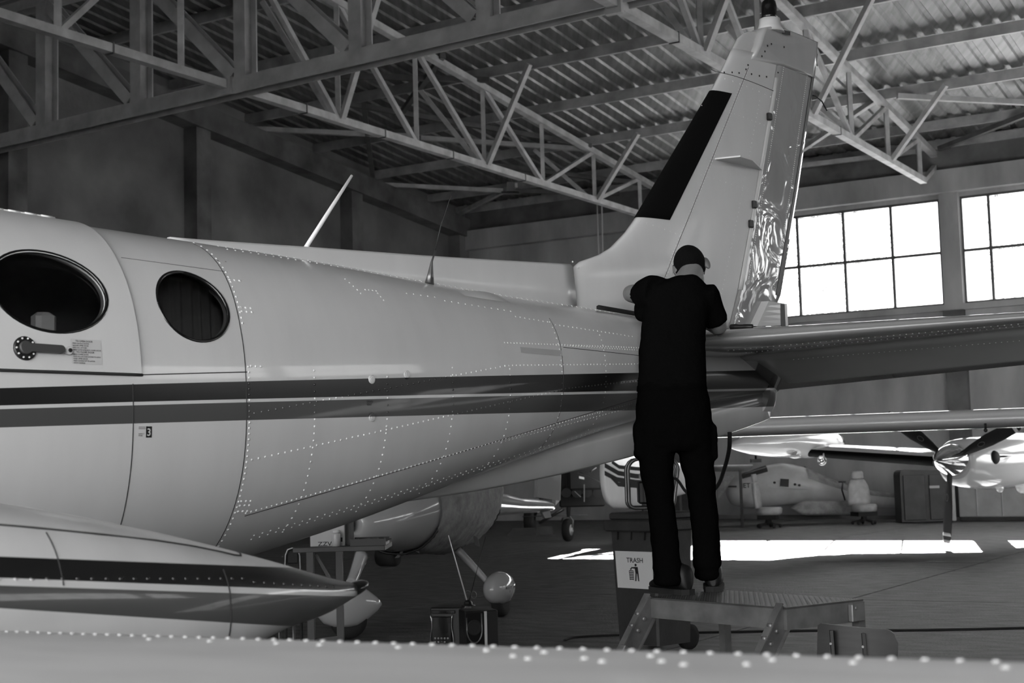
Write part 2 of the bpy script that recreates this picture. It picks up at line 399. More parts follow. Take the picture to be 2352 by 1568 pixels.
for v in PV + [2 * RIDGE - q for q in PV if 2 * RIDGE - q > VF]:
    m_ = MB(); z = zroof(v)
    a, b = hw(UL, v, z + .12), hw(URT, v, z + .12)
    m_.box((a + b) / 2, (b - a) / 2, VH * .006, V((0, 0, .12)))
    m_.box((a + b) / 2 + VH * .035 - V((0, 0, .113)), (b - a) / 2, VH * .04, V((0, 0, .008)))
    m_.box((a + b) / 2 + VH * .035 + V((0, 0, .113)), (b - a) / 2, VH * .04, V((0, 0, .008)))
    m_.build('purlin', purlin_paint, ceil)
# bracing rods lying in the roof plane
def rp(u, v, dz=-.05): return hw(u, v, zroof(v) + dz)
for k, (a, b) in enumerate([((-25, 28.6), (-21.3, 31.2)), ((-21.3, 31.35), (-17.9, 34.1)), ((-25, 34.3), (-21.9, 36.6)), ((-21.9, 36.6), (-19, 38.3)),
                            ((-17.5, 38.2), (-21.2, 33.9)), ((-17.6, 33.9), (-21.4, 28.3)), ((-24.6, 33.7), (-21.1, 28.6)), ((-24.6, 38.2), (-21.3, 36.2)),
                            ((-13, 36.9), (-9.9, 33.8)), ((-13.9, 38.0), (-10.2, 38.2)), ((-9.4, 33.8), (-6.0, 36.2)), ((-9.6, 38.2), (-6.2, 35.9)), ((-17.5, 26.7), (-20.5, 29.4)), ((-17.4, 28.5), (-21, 26.3))]):
    m_ = MB(); m_.bar(rp(*a), rp(*b), .12, .12); m_.build('brace', steel_paint if k in (0, 1, 2, 7, 8, 9, 10) else steel_dark, ceil)

# ---- roof trusses
ZB = 8.60
def truss(u, label, mt):
    t = thing('roof_truss', label, 'truss', hw(u, VW, 0), -AL, 'roof trusses')
    for sgn, ve in ((1, 37.3), (-1, 1.7)):
        def vv(v): return v if sgn > 0 else 2 * RIDGE - v
        def zc(v): return zroof(vv(v)) - .12
        v0 = RIDGE
        m_ = MB(); m_.bar(hw(u, v0, ZB), hw(u, vv(37.25), ZB), .17, .15); m_.build('bottom_chord', mt, t)
        m_ = MB(); m_.bar(hw(u, v0, zc(v0)), hw(u, vv(39.3 if sgn > 0 else 38.2), zc(vv(39.3 if sgn > 0 else 38.2))), .17, .15); m_.build('top_chord', mt, t)
        m_ = MB(); m_.bar(hw(u, vv(37.25), ZB), hw(u, vv(39.0 if sgn > 0 else 38.2), 9.42), .12, .12); m_.build('end_strut', mt, t)
        nodes = [vv(20.35 + 2.77 * k) for k in range(7)]
        for i, v in enumerate(nodes):
            m_ = MB(); m_.bar(hw(u, v, ZB), hw(u, v, zc(v)), .10, .10); m_.build('vertical', mt, t)
            if i + 1 < len(nodes):
                v2 = nodes[i + 1]
                a, b = (hw(u, v, zc(v)), hw(u, v2, ZB)) if i < 4 else (hw(u, v, ZB), hw(u, v2, zc(v2)))
                m_ = MB(); m_.bar(a, b, .10, .10); m_.build('diagonal', mt, t)
            if i in (1, 3, 5) and sgn > 0:
                for s_ in (1, -1):
                    m_ = MB(); m_.bar(hw(u + .1 * s_, v, ZB + .02), hw(u + s_ * 1.55, v - .45, zroof(v - .45) + .02), .11, .11); m_.build('fly_brace', mt, t)
        # splice straps on the bottom chord
        for v in (22.0, 24.6, 27.2, 30.4):
            m_ = MB(); m_.bar(hw(u, vv(v), ZB), hw(u, vv(v + .03), ZB), .19, .19); m_.build('splice_plate', steel_dark, t)
    return t
truss(-17.7, 'slender steel roof truss nearer the left gable wall, its end behind the tail fin edge', steel_paint)
truss(-9.8, 'slender steel roof truss right of the tail fin, ending over the windows', steel_paint)
truss(-1.9, 'slender steel roof truss furthest right, beyond the picture edge', steel_paint)
# ---- the deep girder across the bay
g = thing('roof_girder', 'deep riveted girder of wide flange posts and diagonals crossing the upper left of the hangar', 'girder', hw(-12, 20, 0), -AL)
def gz(u): return 8.17 + .0205 * (u + 24)
m_ = MB(); a, b = hw(UL, 20, gz(UL) + .19), hw(URT, 20, gz(-9) + .19 + .0); b = hw(URT, 20, gz(-9) + .25)
m_.ibeam(hw(UL, 20, gz(UL) + .27), hw(-8, 20, gz(-8) + .27), .28, .36, .035, up=VH); m_.ibeam(hw(-8, 20, gz(-8) + .27), hw(URT, 20, gz(-8) + .27), .28, .36, .035, up=VH)
m_.build('bottom_chord', girder_paint, g)
m_ = MB(); m_.ibeam(hw(UL, 20, 11.2), hw(URT, 20, 11.2), .3, .3, .03); m_.build('top_chord', girder_paint, g)
PU = [-22.6 + 2.6 * k for k in range(-0, 16)]
for i, u in enumerate(PU):
    q = gz(min(u, -8)) + .36
    m_ = MB(); m_.ibeam(hw(u, 20, q), hw(u, 20, 11.1), .27, .34, .03, up=VH); m_.build('post', girder_paint, g)
    m_ = MB(); pu = u - 2.6
    m_.ibeam(hw(max(pu + .1, UL), 20, 11.05 if pu > UL else 10.9), hw(u - .22, 20, q + .12), .24, .26, .03, up=VH); m_.build('diagonal', girder_paint, g)
for u in (-17.7, -9.8, -1.9):
    m_ = MB(); m_.box(hw(u, 19.8, ZB - .02), UH * .14, VH * .05, V((0, 0, .15))); m_.build('bracket', girder_paint, g)
# flood lamp and ropes on the left truss
fl = thing('flood_lamp', 'small square flood lamp hanging under the left roof truss', 'lamp', hw(-17.7, 30.2, 8.4), -AL)
P = at(1172, 442, 35.6)
m_ = MB(); m_.box(P, (.22, 0, -.01), (0, .1, .03), (0, 0, .02)); 
m_.build('lamp_housing', black_plastic, fl)
m_ = MB(); m_.prism([P + V((-.17, -.09, -.035)), P + V((.13, -.1, -.035)), P + V((.19, .07, -.022)), P + V((-.10, .07, -.022))], (0, 0, -.012)); m_.build('lens', mat('lamp_lens', .5, .2), fl)
m_ = MB(); m_.box(P + V((.02, 0, .14)), (.10, 0, 0), (0, .05, 0), (0, 0, .12)); m_.build('driver_box', steel_dark, fl)
m_ = MB(); m_.tube([P + V((.04, 0, .22)), P + V((0, 0, .4)), P + V((.1, 0, .5)), P + V((.08, 0, .3)), P + V((-.05, 0, .45))], .012, 5); m_.build('wire', black_plastic, fl)
for k, (x0, x1) in enumerate(((1371, 1376), (1382, 1381))):
    a = at(x0, 462, 39.0); b = at(x1, 640, 39.0); b.z = 3.5 if k else 3.8
    m_ = MB(); m_.tube([a, b], .022, 6)
    tag(m_.build('rope', mat('rope_fibre%d' % k, .5, .9)), ('pale rope hanging from the left truss in front of the fin, left strand of two', 'pale rope hanging from the left truss in front of the fin, right strand of two')[k], 'rope', 'ropes hanging from the truss')


# ---- trees outside the windows
leafm = mat('leaves', .085, .6, noise=.3, scale=1.0); trunk_m = mat('bark', .2, .9)
def tree(u, v, h, label):
    t = thing('tree', label, 'tree', hw(u, v, 0), 0, 'trees beyond the window wall')
    m_ = MB(); m_.tube([hw(u, v, 0), hw(u + .2, v, h * .4), hw(u, v, h * .75)], [.25, .18, .05], 8); m_.build('trunk', trunk_m, t)
    lf = MB(); rr = random.Random(int(u * 10) + 99)
    for _ in range(2600):
        d = V((rr.gauss(0, 1), rr.gauss(0, 1), rr.gauss(0, 1))).normalized() * rr.uniform(.35, 1)
        c = hw(u, v, h * .66) + V((d.x * 2.6, d.y * 2.6, d.z * h * .3)); a = V((rr.gauss(0, 1), rr.gauss(0, 1), rr.gauss(0, 1))).normalized(); b_ = a.orthogonal().normalized()
        s_ = .13; lf.add([c - a * s_, c + b_ * s_ * .5, c + a * s_, c - b_ * s_ * .5], [(0, 1, 2, 3)])
    o = lf.build('foliage', leafm, t); o['kind'] = 'stuff'
for k, (u, v, h) in enumerate(((-26, 62, 15), (-19, 58, 14), (-12, 63, 15.5), (-5.4, 58, 14))):
    tree(u, v, h, ('tree seen through the left window beside the tail fin', 'tree seen through the second and third window panes', 'tree behind the pillar between the windows', 'tree seen through the right window')[k])

# ================================================================== THE TWIN-ENGINED AIRPLANE IN THE FOREGROUND
RZ = atan2(-AX.y, -AX.x)
plane = thing('airplane', 'pale twin-engined airplane with two dark cheat lines filling the foreground', 'airplane', T0, RZ)
MX[plane.name] = M.Translation(T0) @ M.Rotation(RZ, 4, 'Z')
INV = MX[plane.name].inverted()
SD = [-.45, .3, 1.1, 2.0, 2.9, 3.8, 4.7, 5.6, 6.6, 7.6, 8.4]
SW = [.10, .20, .32, .45, .57, .66, .69, .69, .66, .50, .22]
ZTP = [2.136, 2.181, 2.223, 2.26, 2.314, 2.349, 2.381, 2.381, 2.34, 1.95, 1.68]
ZBT = [1.843, 1.763, 1.623, 1.418, 1.202, 1.036, .943, .94, .96, 1.08, 1.25]
def herm(xs, ys, x):
    n = len(xs); i = 0
    while i < n - 2 and x > xs[i + 1]: i += 1
    def g_(j):
        if j == 0: return (ys[1] - ys[0]) / (xs[1] - xs[0])
        if j == n - 1: return (ys[-1] - ys[-2]) / (xs[-1] - xs[-2])
        hd, hs = xs[j + 1] - xs[j], xs[j] - xs[j - 1]
        return (hs ** 2 * ys[j + 1] + (hd ** 2 - hs ** 2) * ys[j] - hd ** 2 * ys[j - 1]) / (hs * hd * (hd + hs))
    h = xs[i + 1] - xs[i]; t = (x - xs[i]) / h
    return (2 * t ** 3 - 3 * t ** 2 + 1) * ys[i] + (t ** 3 - 2 * t ** 2 + t) * h * g_(i) + (-2 * t ** 3 + 3 * t ** 2) * ys[i + 1] + (t ** 3 - t ** 2) * h * g_(i + 1)
EXP = 2 / 2.35
def spow(c): return math.copysign(abs(c) ** EXP, c)
def fus(d, f, off=0.):
    a, b, wd = herm(SD, ZTP, d), herm(SD, ZBT, d), herm(SD, SW, d)
    return V((d, (wd + off) * spow(cos(f)), (a + b) / 2 + ((a - b) / 2 + off) * spow(sin(f))))
def fz(d, z, off=0., side=1):
    """point of the fuselage skin at station d and height z"""
    a, b, wd = herm(SD, ZTP, d), herm(SD, ZBT, d), herm(SD, SW, d)
    q = max(-1, min(1, (z - (a + b) / 2) / ((a - b) / 2))); f = math.asin(math.copysign(abs(q) ** (1 / EXP), q))
    p = fus(d, f); 
    if off: p = p + fnorm(d, f) * off
    return p
def fnorm(d, f):
    p = fus(d, f); a = fus(d + .01, f) - p; b = fus(d, f + .01) - p; n = a.cross(b)
    if n.length < 1e-9: return V((0, 1, 0))
    n.normalize(); return n if n.dot(V((0, cos(f), sin(f)))) > 0 else -n
def fzf(d, z):
    a, b = herm(SD, ZTP, d), herm(SD, ZBT, d); q = max(-1, min(1, (z - (a + b) / 2) / ((a - b) / 2)))
    return math.asin(math.copysign(abs(q) ** (1 / EXP), q))
# fuselage shell
NS, NP = 150, 96
ds_ = [SD[0] + (SD[-1] - SD[0]) * (i / NS) for i in range(NS + 1)]
m_ = MB(); m_.loft([[fus(d, 2 * pi * k / NP) for k in range(NP)] for d in ds_], True, True)
fuselage = m_.build('fuselage', fuse_mat, plane, local=True)
WIN = [(4.28, 2.035, .198, .134), (3.742, 2.027, .142, .125)]
def cutter(c, rx, rz, y0, y1, n=48):
    mb = MB(); mb.loft([[V((c[0] + rx * cos(2 * pi * k / n), y, c[1] + rz * sin(2 * pi * k / n))) for k in range(n)] for y in (y0, y1)], True, True)
    o = bpy.data.objects.new('cutter', mb.mesh('cutter')); COL.objects.link(o); o.parent = plane; return o
def cut(o, cutters):
    for c in cutters:
        md = o.modifiers.new('cut', 'BOOLEAN'); md.operation = 'DIFFERENCE'; md.object = c; md.solver = 'EXACT'
    evaluated(o)
    for c in cutters: bpy.data.objects.remove(c)
bpy.context.view_layer.update()
# hollow shell: give the skin a thickness so that window recesses show
md = fuselage.modifiers.new('shell', 'SOLIDIFY'); md.thickness = .03; md.offset = -1; evaluated(fuselage)
DOORCUT = MB()
bpy.context.view_layer.update()
cut(fuselage, [cutter((c0, c1), rx, rz, .3, 1.2) for c0, c1, rx, rz in WIN])
fuselage.data.materials.clear(); fuselage.data.materials.append(fuse_mat)
try:
    md = fuselage.modifiers.new('sharp', 'EDGE_SPLIT'); md.split_angle = radians(40); evaluated(fuselage)
except Exception: pass
smooth_all(fuselage)
# cabin lining keeps the inside dark
lin = MB(); lin.loft([[fus(d, 2 * pi * k / 40, -.06) for k in range(40)] for d in (3.3, 3.6, 4, 4.4, 4.9, 5.4)], True, True)
# window panes, recessed a little, with rim
def pane(name, c, rx, rz, parent, off, rim_off):
    mb = MB(); n = 48; rings = []
    for r_ in (1.02, .75, .45, .1):
        rings.append([fz(c[0] + rx * r_ * cos(2 * pi * k / n), c[1] + rz * r_ * sin(2 * pi * k / n), off) for k in range(n)])
    mb.loft(rings, False, True); o = mb.build(name, cabin_glass, parent, local=True)
    rb = MB(); rb.tube([fz(c[0] + rx * cos(2 * pi * k / n), c[1] + rz * sin(2 * pi * k / n), rim_off) for k in range(n + 1)], .0065, 6, caps=False)
    r = rb.build('window_rim', black_gloss if name != 'x' else white_paint, parent, local=True); return o
# cabin door: a skin of its own standing just proud of the fuselage
d0, d1 = 3.992, 4.76; zlo = 1.783
def dgrid(off):
    rows = []
    for i in range(41):
        t = i / 40; row = []
        for j in range(31):
            d = d0 + (d1 - d0) * j / 30 - .03 * max(0, (t - .55)) * (1 - j / 30)
            f0 = fzf(d, zlo); f = f0 + (radians(76) - f0) * t
            row.append(fus(d, f) + fnorm(d, f) * off)
        rows.append(row)
    return rows
mb = MB(); A_, B_ = dgrid(.010), dgrid(-.004)
def gridadd(mb, g_, flip=False):
    n, k = len(g_), len(g_[0]); o = len(mb.v); mb.v += [p for r in g_ for p in r]
    for i in range(n - 1):
        for j in range(k - 1):
            q = (o + i * k + j, o + i * k + j + 1, o + (i + 1) * k + j + 1, o + (i + 1) * k + j); mb.f.append(q[::-1] if flip else q); mb.sm.append(True)
    return o
oa = gridadd(mb, A_); ob = gridadd(mb, B_, True); n_, k_ = 41, 31
per = [(0, j) for j in range(k_)] + [(i, k_ - 1) for i in range(1, n_)] + [(n_ - 1, j) for j in range(k_ - 2, -1, -1)] + [(i, 0) for i in range(n_ - 2, 0, -1)]
for q in range(len(per)):
    (i, j), (i2, j2) = per[q], per[(q + 1) % len(per)]; mb.f.append((oa + i * k_ + j, ob + i * k_ + j, ob + i2 * k_ + j2, oa + i2 * k_ + j2)); mb.sm.append(False)
door = mb.build('cabin_door', white_paint, plane, local=True)
bpy.context.view_layer.update()
cut(door, [cutter(WIN[0][:2], WIN[0][2], WIN[0][3], .3, 1.2)])
door.data.materials.clear(); door.data.materials.append(white_paint)
md = door.modifiers.new('sharp', 'EDGE_SPLIT'); md.split_angle = radians(40); evaluated(door); smooth_all(door)
pane('window_pane', WIN[0][:2], WIN[0][2], WIN[0][3], door, -.012, .006)
pane('window_pane', WIN[1][:2], WIN[1][2], WIN[1][3], plane, -.012, -.003)
# gap under and behind the door, hinge along its top
m_ = MB(); m_.tube([fz(d, zlo - .004, .004) for d in [d0 - .006 + .05 * i for i in range(16)]], .0052, 5); m_.build('door_gap', dark_seam, plane, local=True)
m_ = MB(); m_.tube([fus(4.04 + .06 * i, radians(77), .010) for i in range(13)], .005, 6)
for i in range(12): m_.tube([fus(4.05 + .06 * i, radians(77), .010), fus(4.092 + .06 * i, radians(77), .010)], .0065, 6)
m_.build('door_hinge', rivet_mat, door, local=True)
# door handle with its escutcheon, lock and placard
def fdisc(mb, d, z, r, off0, off1, n=24):
    f = fzf(d, z); nn = fnorm(d, f); c = fus(d, f); mb.lathe(c + nn * off0, nn, [(r, 0), (r, off1 - off0), (r * .85, off1 - off0 + .002)], n, x=(1, 0, 0))
    return c, nn
m_ = MB(); fdisc(m_, 4.395, 1.846, .037, .008, .016); esc = m_.build('handle_plate', black_plastic, door, local=True)
m_ = MB(); fdisc(m_, 4.396, 1.846, .021, .016, .026)
P0 = fz(4.39, 1.847, .022); P1 = fz(4.281, 1.845, .022)
f = fzf(4.33, 1.846); nn = fnorm(4.33, f); tz = nn.cross(V((1, 0, 0))).normalized()
m_.box((P0 + P1) / 2, (P1 - P0) / 2, tz * .0125, nn * .006); m_.lathe(P1 - nn * .006, nn, [(.0125, 0), (.0125, .012)], 14)
m_.build('lever', mat('handle_grey', .055, .45), esc, local=True)
m_ = MB()
for k in range(10):
    t = 2 * pi * k / 10; fdisc(m_, 4.395 + .0295 * cos(t), 1.846 + .0295 * sin(t), .0032, .017, .019, 6)
m_.build('screws', rivet_mat, esc, local=True)
m_ = MB(); fdisc(m_, 4.250, 1.8445, .0135, .010, .017); lk = m_.build('lock', sign_white, door, local=True)
m_ = MB(); fdisc(m_, 4.248, 1.8445, .0066, .018, .0205); m_.build('keyhole', black_plastic, lk, local=True)
def on_skin(txt, size, d, z, off, align='LEFT'):
    """lettering wrapped on the fuselage skin; text runs aft (towards smaller d)"""
    vs_, fs = text_mesh(txt, size, align); mb = MB(); mb.add([fz(d - p.x, z + p.y, off) for p in vs_], fs); return mb
pl = MB(); gridadd(pl, [[fz(4.240 - .105 * i / 4, 1.805 + .078 * j / 4, .0112) for i in range(5)] for j in range(5)])
plc = pl.build('placard', mat('placard_film', .56, .4), door, local=True)
tx = MB()
rows = [('TO OPEN DOOR', .0085, .0145), ('PRESS HANDLE DOWN', .006, .003), ('RELEASE UPPER DOOR', .006, .003), ('PRESS ALL LATCHES', .006, .003), ('PRESS CLOSE & RELEASE LOWER DOOR', .006, .003),
        ('TO CLOSE DOOR', .0085, .0145), ('PRESS LOWER DOOR', .006, .003), ('PRESS ALL LATCHES DOWN TO LOCK', .006, .003), ('PRESS UPPER DOOR', .006, .003), ('PRESS HANDLE UP TO LATCH', .006, .003), ('STOW HANDLE', .006, .003)]
z = 1.8735
for i, (s_, sz, ind) in enumerate(rows):
    t = on_skin(s_, sz * .92, 4.238 - ind, z, .0125); tx.add(t.v, t.f); z -= .0078 if i == 4 else .0066
tx.build('lettering', ink, plc, local=True)
# decal with the figure 3
dc = MB(); gridadd(dc, [[fz(3.972 - .022 * i / 3, 1.578 + .036 * j / 3, .0008) for i in range(4)] for j in range(4)]); dcl = dc.build('decal', ink, plane, local=True)
t = on_skin('3', .034, 3.970, 1.584, .002); t.build('numeral', sign_white, dcl, local=True)
dc = MB()
for zz in (1.611, 1.606): gridadd(dc, [[fz(4.0 - .026 * i / 3, zz + .0015 * j, .001) for i in range(4)] for j in range(2)])
t = on_skin('INSPECT\nPANEL', .0055, 4.0, 1.588, .001); dc.add(t.v, t.f)
dc.build('decal_lines', ink, dcl, local=True)
# small access caps and the vent on the shoulder
for d, z in ((2.956, 1.797), (2.955, 1.656), (2.76, 1.822)):
    m_ = MB(); fdisc(m_, d, z, .017, .0, .003, 20); fdisc(m_, d, z, .011, .003, .0045, 16); m_.build('access_cap', white_paint if z > 1.75 and z < 1.81 else fuse_mat, plane, local=True)
t = on_skin('DRAIN\nVENT', .011, 2.985, 1.71, .001); t.build('stencil', ink, plane, local=True)
# windows: things inside the cabin
st = MB(); sa0 = V(on_w(100, 735, .40)); st.bbox(sa0 + V((0, 0, -.10)), (.036, 0, 0), (0, .03, 0), (0, 0, .125), .02); st.bbox((sa0.x, .25, 1.62), (.07, 0, 0), (0, .2, 0), (0, 0, .2), .04); st.build('cabin_seat', mat('seat_leather', .75, .5), plane, local=True)
cu = MB(); rows_ = []
for j in range(14):
    rows_.append([V((3.50 + .36 * i / 60, .46 + .012 * sin(i * .95 + .5 * sin(i * .31) + .15 * j) - .04 * j / 13, 1.82 + .4 * j / 13)) for i in range(61)])
gridadd(cu, rows_); cu.build('curtain', mat('curtain_cloth', .13, .9), plane, local=True)

# ---- seams: thin dark grooves along skin joints
def seam(name, pts, r=.0018, mt=dark_seam, par=None):
    mb = MB(); mb.tube(pts, r, 5); return mb.build(name, mt, par or plane, local=True)
seam('skin_seam', [fz(3.565 - .1 * max(0, z - 1.95) ** 1.3, z) for z in [1.18 + .028 * i for i in range(41)]])
seam('skin_seam', [fz(4.02, z) for z in [1.3 + .03 * i for i in range(16)]])
seam('skin_seam', [fz(d, 1.80 - .055 * (d - 3.99) - .02) for d in [3.99 - .043 * i for i in range(11)]])
seam('skin_seam', [fz(d, 2.185 - .03 * (3.96 - d)) for d in [3.96 - .043 * i for i in range(11)]], .001)
seam('skin_seam', [fz(1.72, z) for z in [1.55 + .03 * i for i in range(20)]], .0014)
seam('skin_seam', [fz(1.70 - .08 * i, 1.985 - .001 * i) for i in range(12)], .0014)
seam('skin_seam', [fz(3.50 - .09 * i, 1.308 + .0172 * i * 1.0) for i in range(28)], .0014)

# ---- rivet rows on the fuselage (several hundred: one part)
RV = MB()
def rivet(mb, p, n, r=.0042):
    r *= 1.12
    x = n.orthogonal().normalized(); y = n.cross(x); o = len(mb.v)
    for rr_, hh in ((1., 0.), (.72, .5)):
        for k in range(6): mb.v.append(p + (x * cos(k * pi / 3) + y * sin(k * pi / 3)) * r * rr_ + n * hh * r)
    mb.v.append(p + n * r * .62)
    for k in range(6):
        k2 = (k + 1) % 6; mb.f.append((o + k, o + k2, o + 6 + k2, o + 6 + k)); mb.sm.append(True); mb.f.append((o + 6 + k, o + 6 + k2, o + 12)); mb.sm.append(True)
def rrow(d0, z0, d1, z1, n, r=.0042, curve=0.):
    for i in range(n):
        t = i / (n - 1); d = d0 + (d1 - d0) * t; z = z0 + (z1 - z0) * t + curve * 4 * t * (1 - t); f = fzf(d, z); rivet(RV, fus(d, f), fnorm(d, f), r)
for a, b, n in ((3.548, 1.205, 60),):
    for i in range(58):
        z = 1.205 + .0193 * i; d = 3.552 - .1 * max(0, z - 1.95) ** 1.3
        if 1.84 < z < 1.97: continue
        f = fzf(d, z); rivet(RV, fus(d, f), fnorm(d, f))
for z in (1.36, 1.345, 1.325, 1.825, 2.02, 2.035, 2.14):
    for k in range(3): rrow(3.54 - .022 * k, z, 3.541 - .022 * k, z, 2)
rrow(3.248, 1.82, 3.248, 1.24, 24); rrow(2.870, 1.81, 2.870, 1.30, 20); rrow(2.485, 1.86, 2.485, 1.36, 18); rrow(2.108, 1.87, 2.1, 1.45, 16); rrow(1.735, 2.10, 1.72, 1.52, 24, .0036); rrow(1.38, 2.06, 1.37, 1.6, 20, .0034)
rrow(3.53, 1.662, 2.14, 1.882, 44, .004); rrow(2.14, 1.884, 1.1, 1.935, 40, .0034)
rrow(3.53, 1.502, 1.70, 1.798, 62, .004); rrow(1.7, 1.80, 1.05, 1.86, 26, .0034)
rrow(3.50, 1.318, 1.60, 1.665, 84, .004); rrow(1.6, 1.665, 1.0, 1.765, 30, .0034); rrow(2.1, 1.565, 1.0, 1.745, 44, .003)
rrow(2.12, 1.983, 1.05, 2.016, 50, .0034); rrow(1.75, 1.992, 1.05, 2.004, 34, .003)
for q in range(2):   # double rows beside the belly keel and along the spine
    rrow(3.40, 1.235 - .014 * q, 1.2, 1.635 - .014 * q + .0, 60, .0036)
    for i in range(66):
        d = 3.40 - .036 * i; f = radians(66 + 6 * q); rivet(RV, fus(d, f), fnorm(d, f), .0036)
for (dA, zA, dB, zB, n) in ((2.62, 2.165, 2.45, 2.163, 5), (2.4, 2.15, 1.98, 2.135, 11), (1.97, 2.11, 1.75, 2.10, 8), (1.7, 2.09, 1.1, 2.07, 20), (2.93, 2.20, 2.90, 2.14, 5), (2.86, 2.16, 2.80, 2.16, 4), (2.80, 2.15, 2.79, 2.12, 3)):
    rrow(dA, zA, dB, zB, n, .0036)
o = RV.build('rivet_rows', rivet_band, plane, local=True); o['kind'] = 'stuff'
# the bright patch plates on the flank and the slot vent on the shoulder
m_ = MB(); gridadd(m_, [[fz(2.02 - .30 * i / 8, 1.945 + .024 * j / 3, .002) for i in range(9)] for j in range(4)]); m_.build('patch_plate', tail_cap_paint, plane, local=True)
m_ = MB(); gridadd(m_, [[fus(2.16 - .16 * i / 6, radians(57 + 5 * j / 2), .004) for i in range(7)] for j in range(3)]); m_.build('vent_slot', black_plastic, plane, local=True)
m_ = MB(); m_.loft([[fus(2.22 - .3 * i / 10, radians(52), .001) + V((0, 0, 0)), fus(2.22 - .3 * i / 10, radians(57), .02 * sin(pi * i / 10) + .001), fus(2.22 - .3 * i / 10, radians(63), .001)] for i in range(11)], closed=False); m_.build('vent_fairing', fuse_mat, plane, local=True)

# ---- ventral keel under the tail
LOWK = [(-.363, 1.688), (.065, 1.60), (.76, 1.505), (1.345, 1.418), (1.9, 1.355), (2.4, 1.315)]
m_ = MB(); rings = []
for i in range(40):
    d = -.36 + 2.9 * i / 39; zl = herm([q[0] for q in LOWK], [q[1] for q in LOWK], d); zt_ = herm(SD, ZBT, d) + .07; hwk = .045 * min(1, (2.62 - d) / .8) + .012
    rings.append([V((d, hwk * s_, z_)) for s_, z_ in ((1, zt_), (1, (zt_ + zl) / 2), (.75, zl + .012), (.3, zl), (-.3, zl), (-.75, zl + .012), (-1, (zt_ + zl) / 2), (-1, zt_))])
m_.loft(rings, True, True); m_.build('ventral_keel', fuse_mat, plane, local=True)
# ---- tail cone end
m_ = MB(); rings = []
for i in range(9):
    t = i / 8; d = -.28 - .10 * t; s_ = sqrt(max(0, 1 - t ** 6 * .35)); rings.append([V((d, .105 * s_ * spow(cos(2 * pi * k / 24)), 1.90 + (.16 + .02) * spow(sin(2 * pi * k / 24)))) for k in range(24)])
m_.loft(rings, True, True); m_.build('tail_cone', fuse_mat, plane, local=True)

# ---- fin, rudder, dorsal strip, de-icing boot
def naca(t): return 5 * (.2969 * sqrt(t) - .126 * t - .3516 * t * t + .2843 * t ** 3 - .1036 * t ** 4)
LE = [(1.205, 2.447), (1.02, 2.50), (.908, 2.553), (.79, 2.64), (.694, 2.732), (.46, 3.0), (.22, 3.275), (-.025, 3.558), (-.18, 3.76), (-.28, 3.90)]
TE = [(-.22, 2.12), (-.30, 2.20), (-.564, 2.385), (-.80, 3.05), (-.974, 3.60), (-1.09, 3.95)]
HG = [(-.08, 2.30), (-.104, 2.351), (-.33, 3.0), (-.54, 3.6), (-.60, 3.78)]
def lin(tab, z):
    if z <= tab[0][1]: i = 0
    else:
        i = 0
        while i < len(tab) - 2 and z > tab[i + 1][1]: i += 1
    (a, za), (b, zb_) = tab[i], tab[i + 1]; return a + (b - a) * (z - za) / (zb_ - za)
def finsec(dl, dt, z, thk, n=18, t0=0., t1=1.):
    """closed airfoil outline at height z between chord fractions t0..t1"""
    c = dl - dt; up, dn = [], []
    for i in range(n + 1):
        t = t0 + (t1 - t0) * (.5 - .5 * cos(pi * i / n)); y = naca(min(1, t)) * thk * c
        up.append(V((dl - c * t, y, z))); dn.append(V((dl - c * t, -y, z)))
    return up + dn[::-1]
def finp(d, z):
    dl = lin(LE, max(z, 2.447)); dt = lin(TE, z); c = dl - dt; t = max(.001, min(1, (dl - d) / c)); th = .085 if z > 2.75 else .085 * (.75 + .25 * (z - 2.19) / .56)
    return V((d, naca(t) * th * c, z))
# fixed fin (leading edge to hinge)
m_ = MB(); rings = []
for i in range(36):
    z = 2.19 + (3.80 - 2.19) * i / 35; dl = lin(LE, max(z, 2.447)) + (0 if z >= 2.447 else (2.447 - z) * .15); dt = min(-.5, lin(TE, z)); dh = lin(HG, z)
    rings.append(finsec(dl, dt, z, .085 if z > 2.75 else .085 * (.75 + .25 * (z - 2.19) / .56), 18, 0, (dl - dh) / (dl - dt)))
m_.loft(rings, True, True); fin = m_.build('fin', white_paint, plane, local=True)
# dorsal strip running forward along the spine
m_ = MB(); rings = []
for i in range(30):
    d = 1.22 + 2.25 * i / 29; zt_ = herm([1.2, 2.12, 2.82, 3.39, 3.6], [2.447, 2.409, 2.388, 2.369, 2.365], d); zb_ = herm(SD, ZTP, d) - .05; wb = .052 - .012 * i / 29
    rings.append([V((d, wb, zb_)), V((d, wb * .85, (zt_ + zb_) / 2)), V((d, wb * .6, zt_ - .012)), V((d, wb * .25, zt_)), V((d, -wb * .25, zt_)), V((d, -wb * .6, zt_ - .012)), V((d, -wb * .85, (zt_ + zb_) / 2)), V((d, -wb, zb_))])
m_.loft(rings, True, True); m_.build('dorsal_strip', white_paint, plane, local=True)
# boot
m_ = MB(); rings = []
for i in range(16):
    z = 2.735 + (3.52 - 2.735) * i / 15; dl = lin(LE, z); dt = lin(TE, z); sec = finsec(dl, dt, z, .085, 10, 0, .155)
    rings.append([p + V((.004, .0035 * (1 if k <= 10 else -1), 0)) for k, p in enumerate(sec)])
m_.loft(rings, True, True); m_.build('deicer_boot', black_boot, fin, local=True)
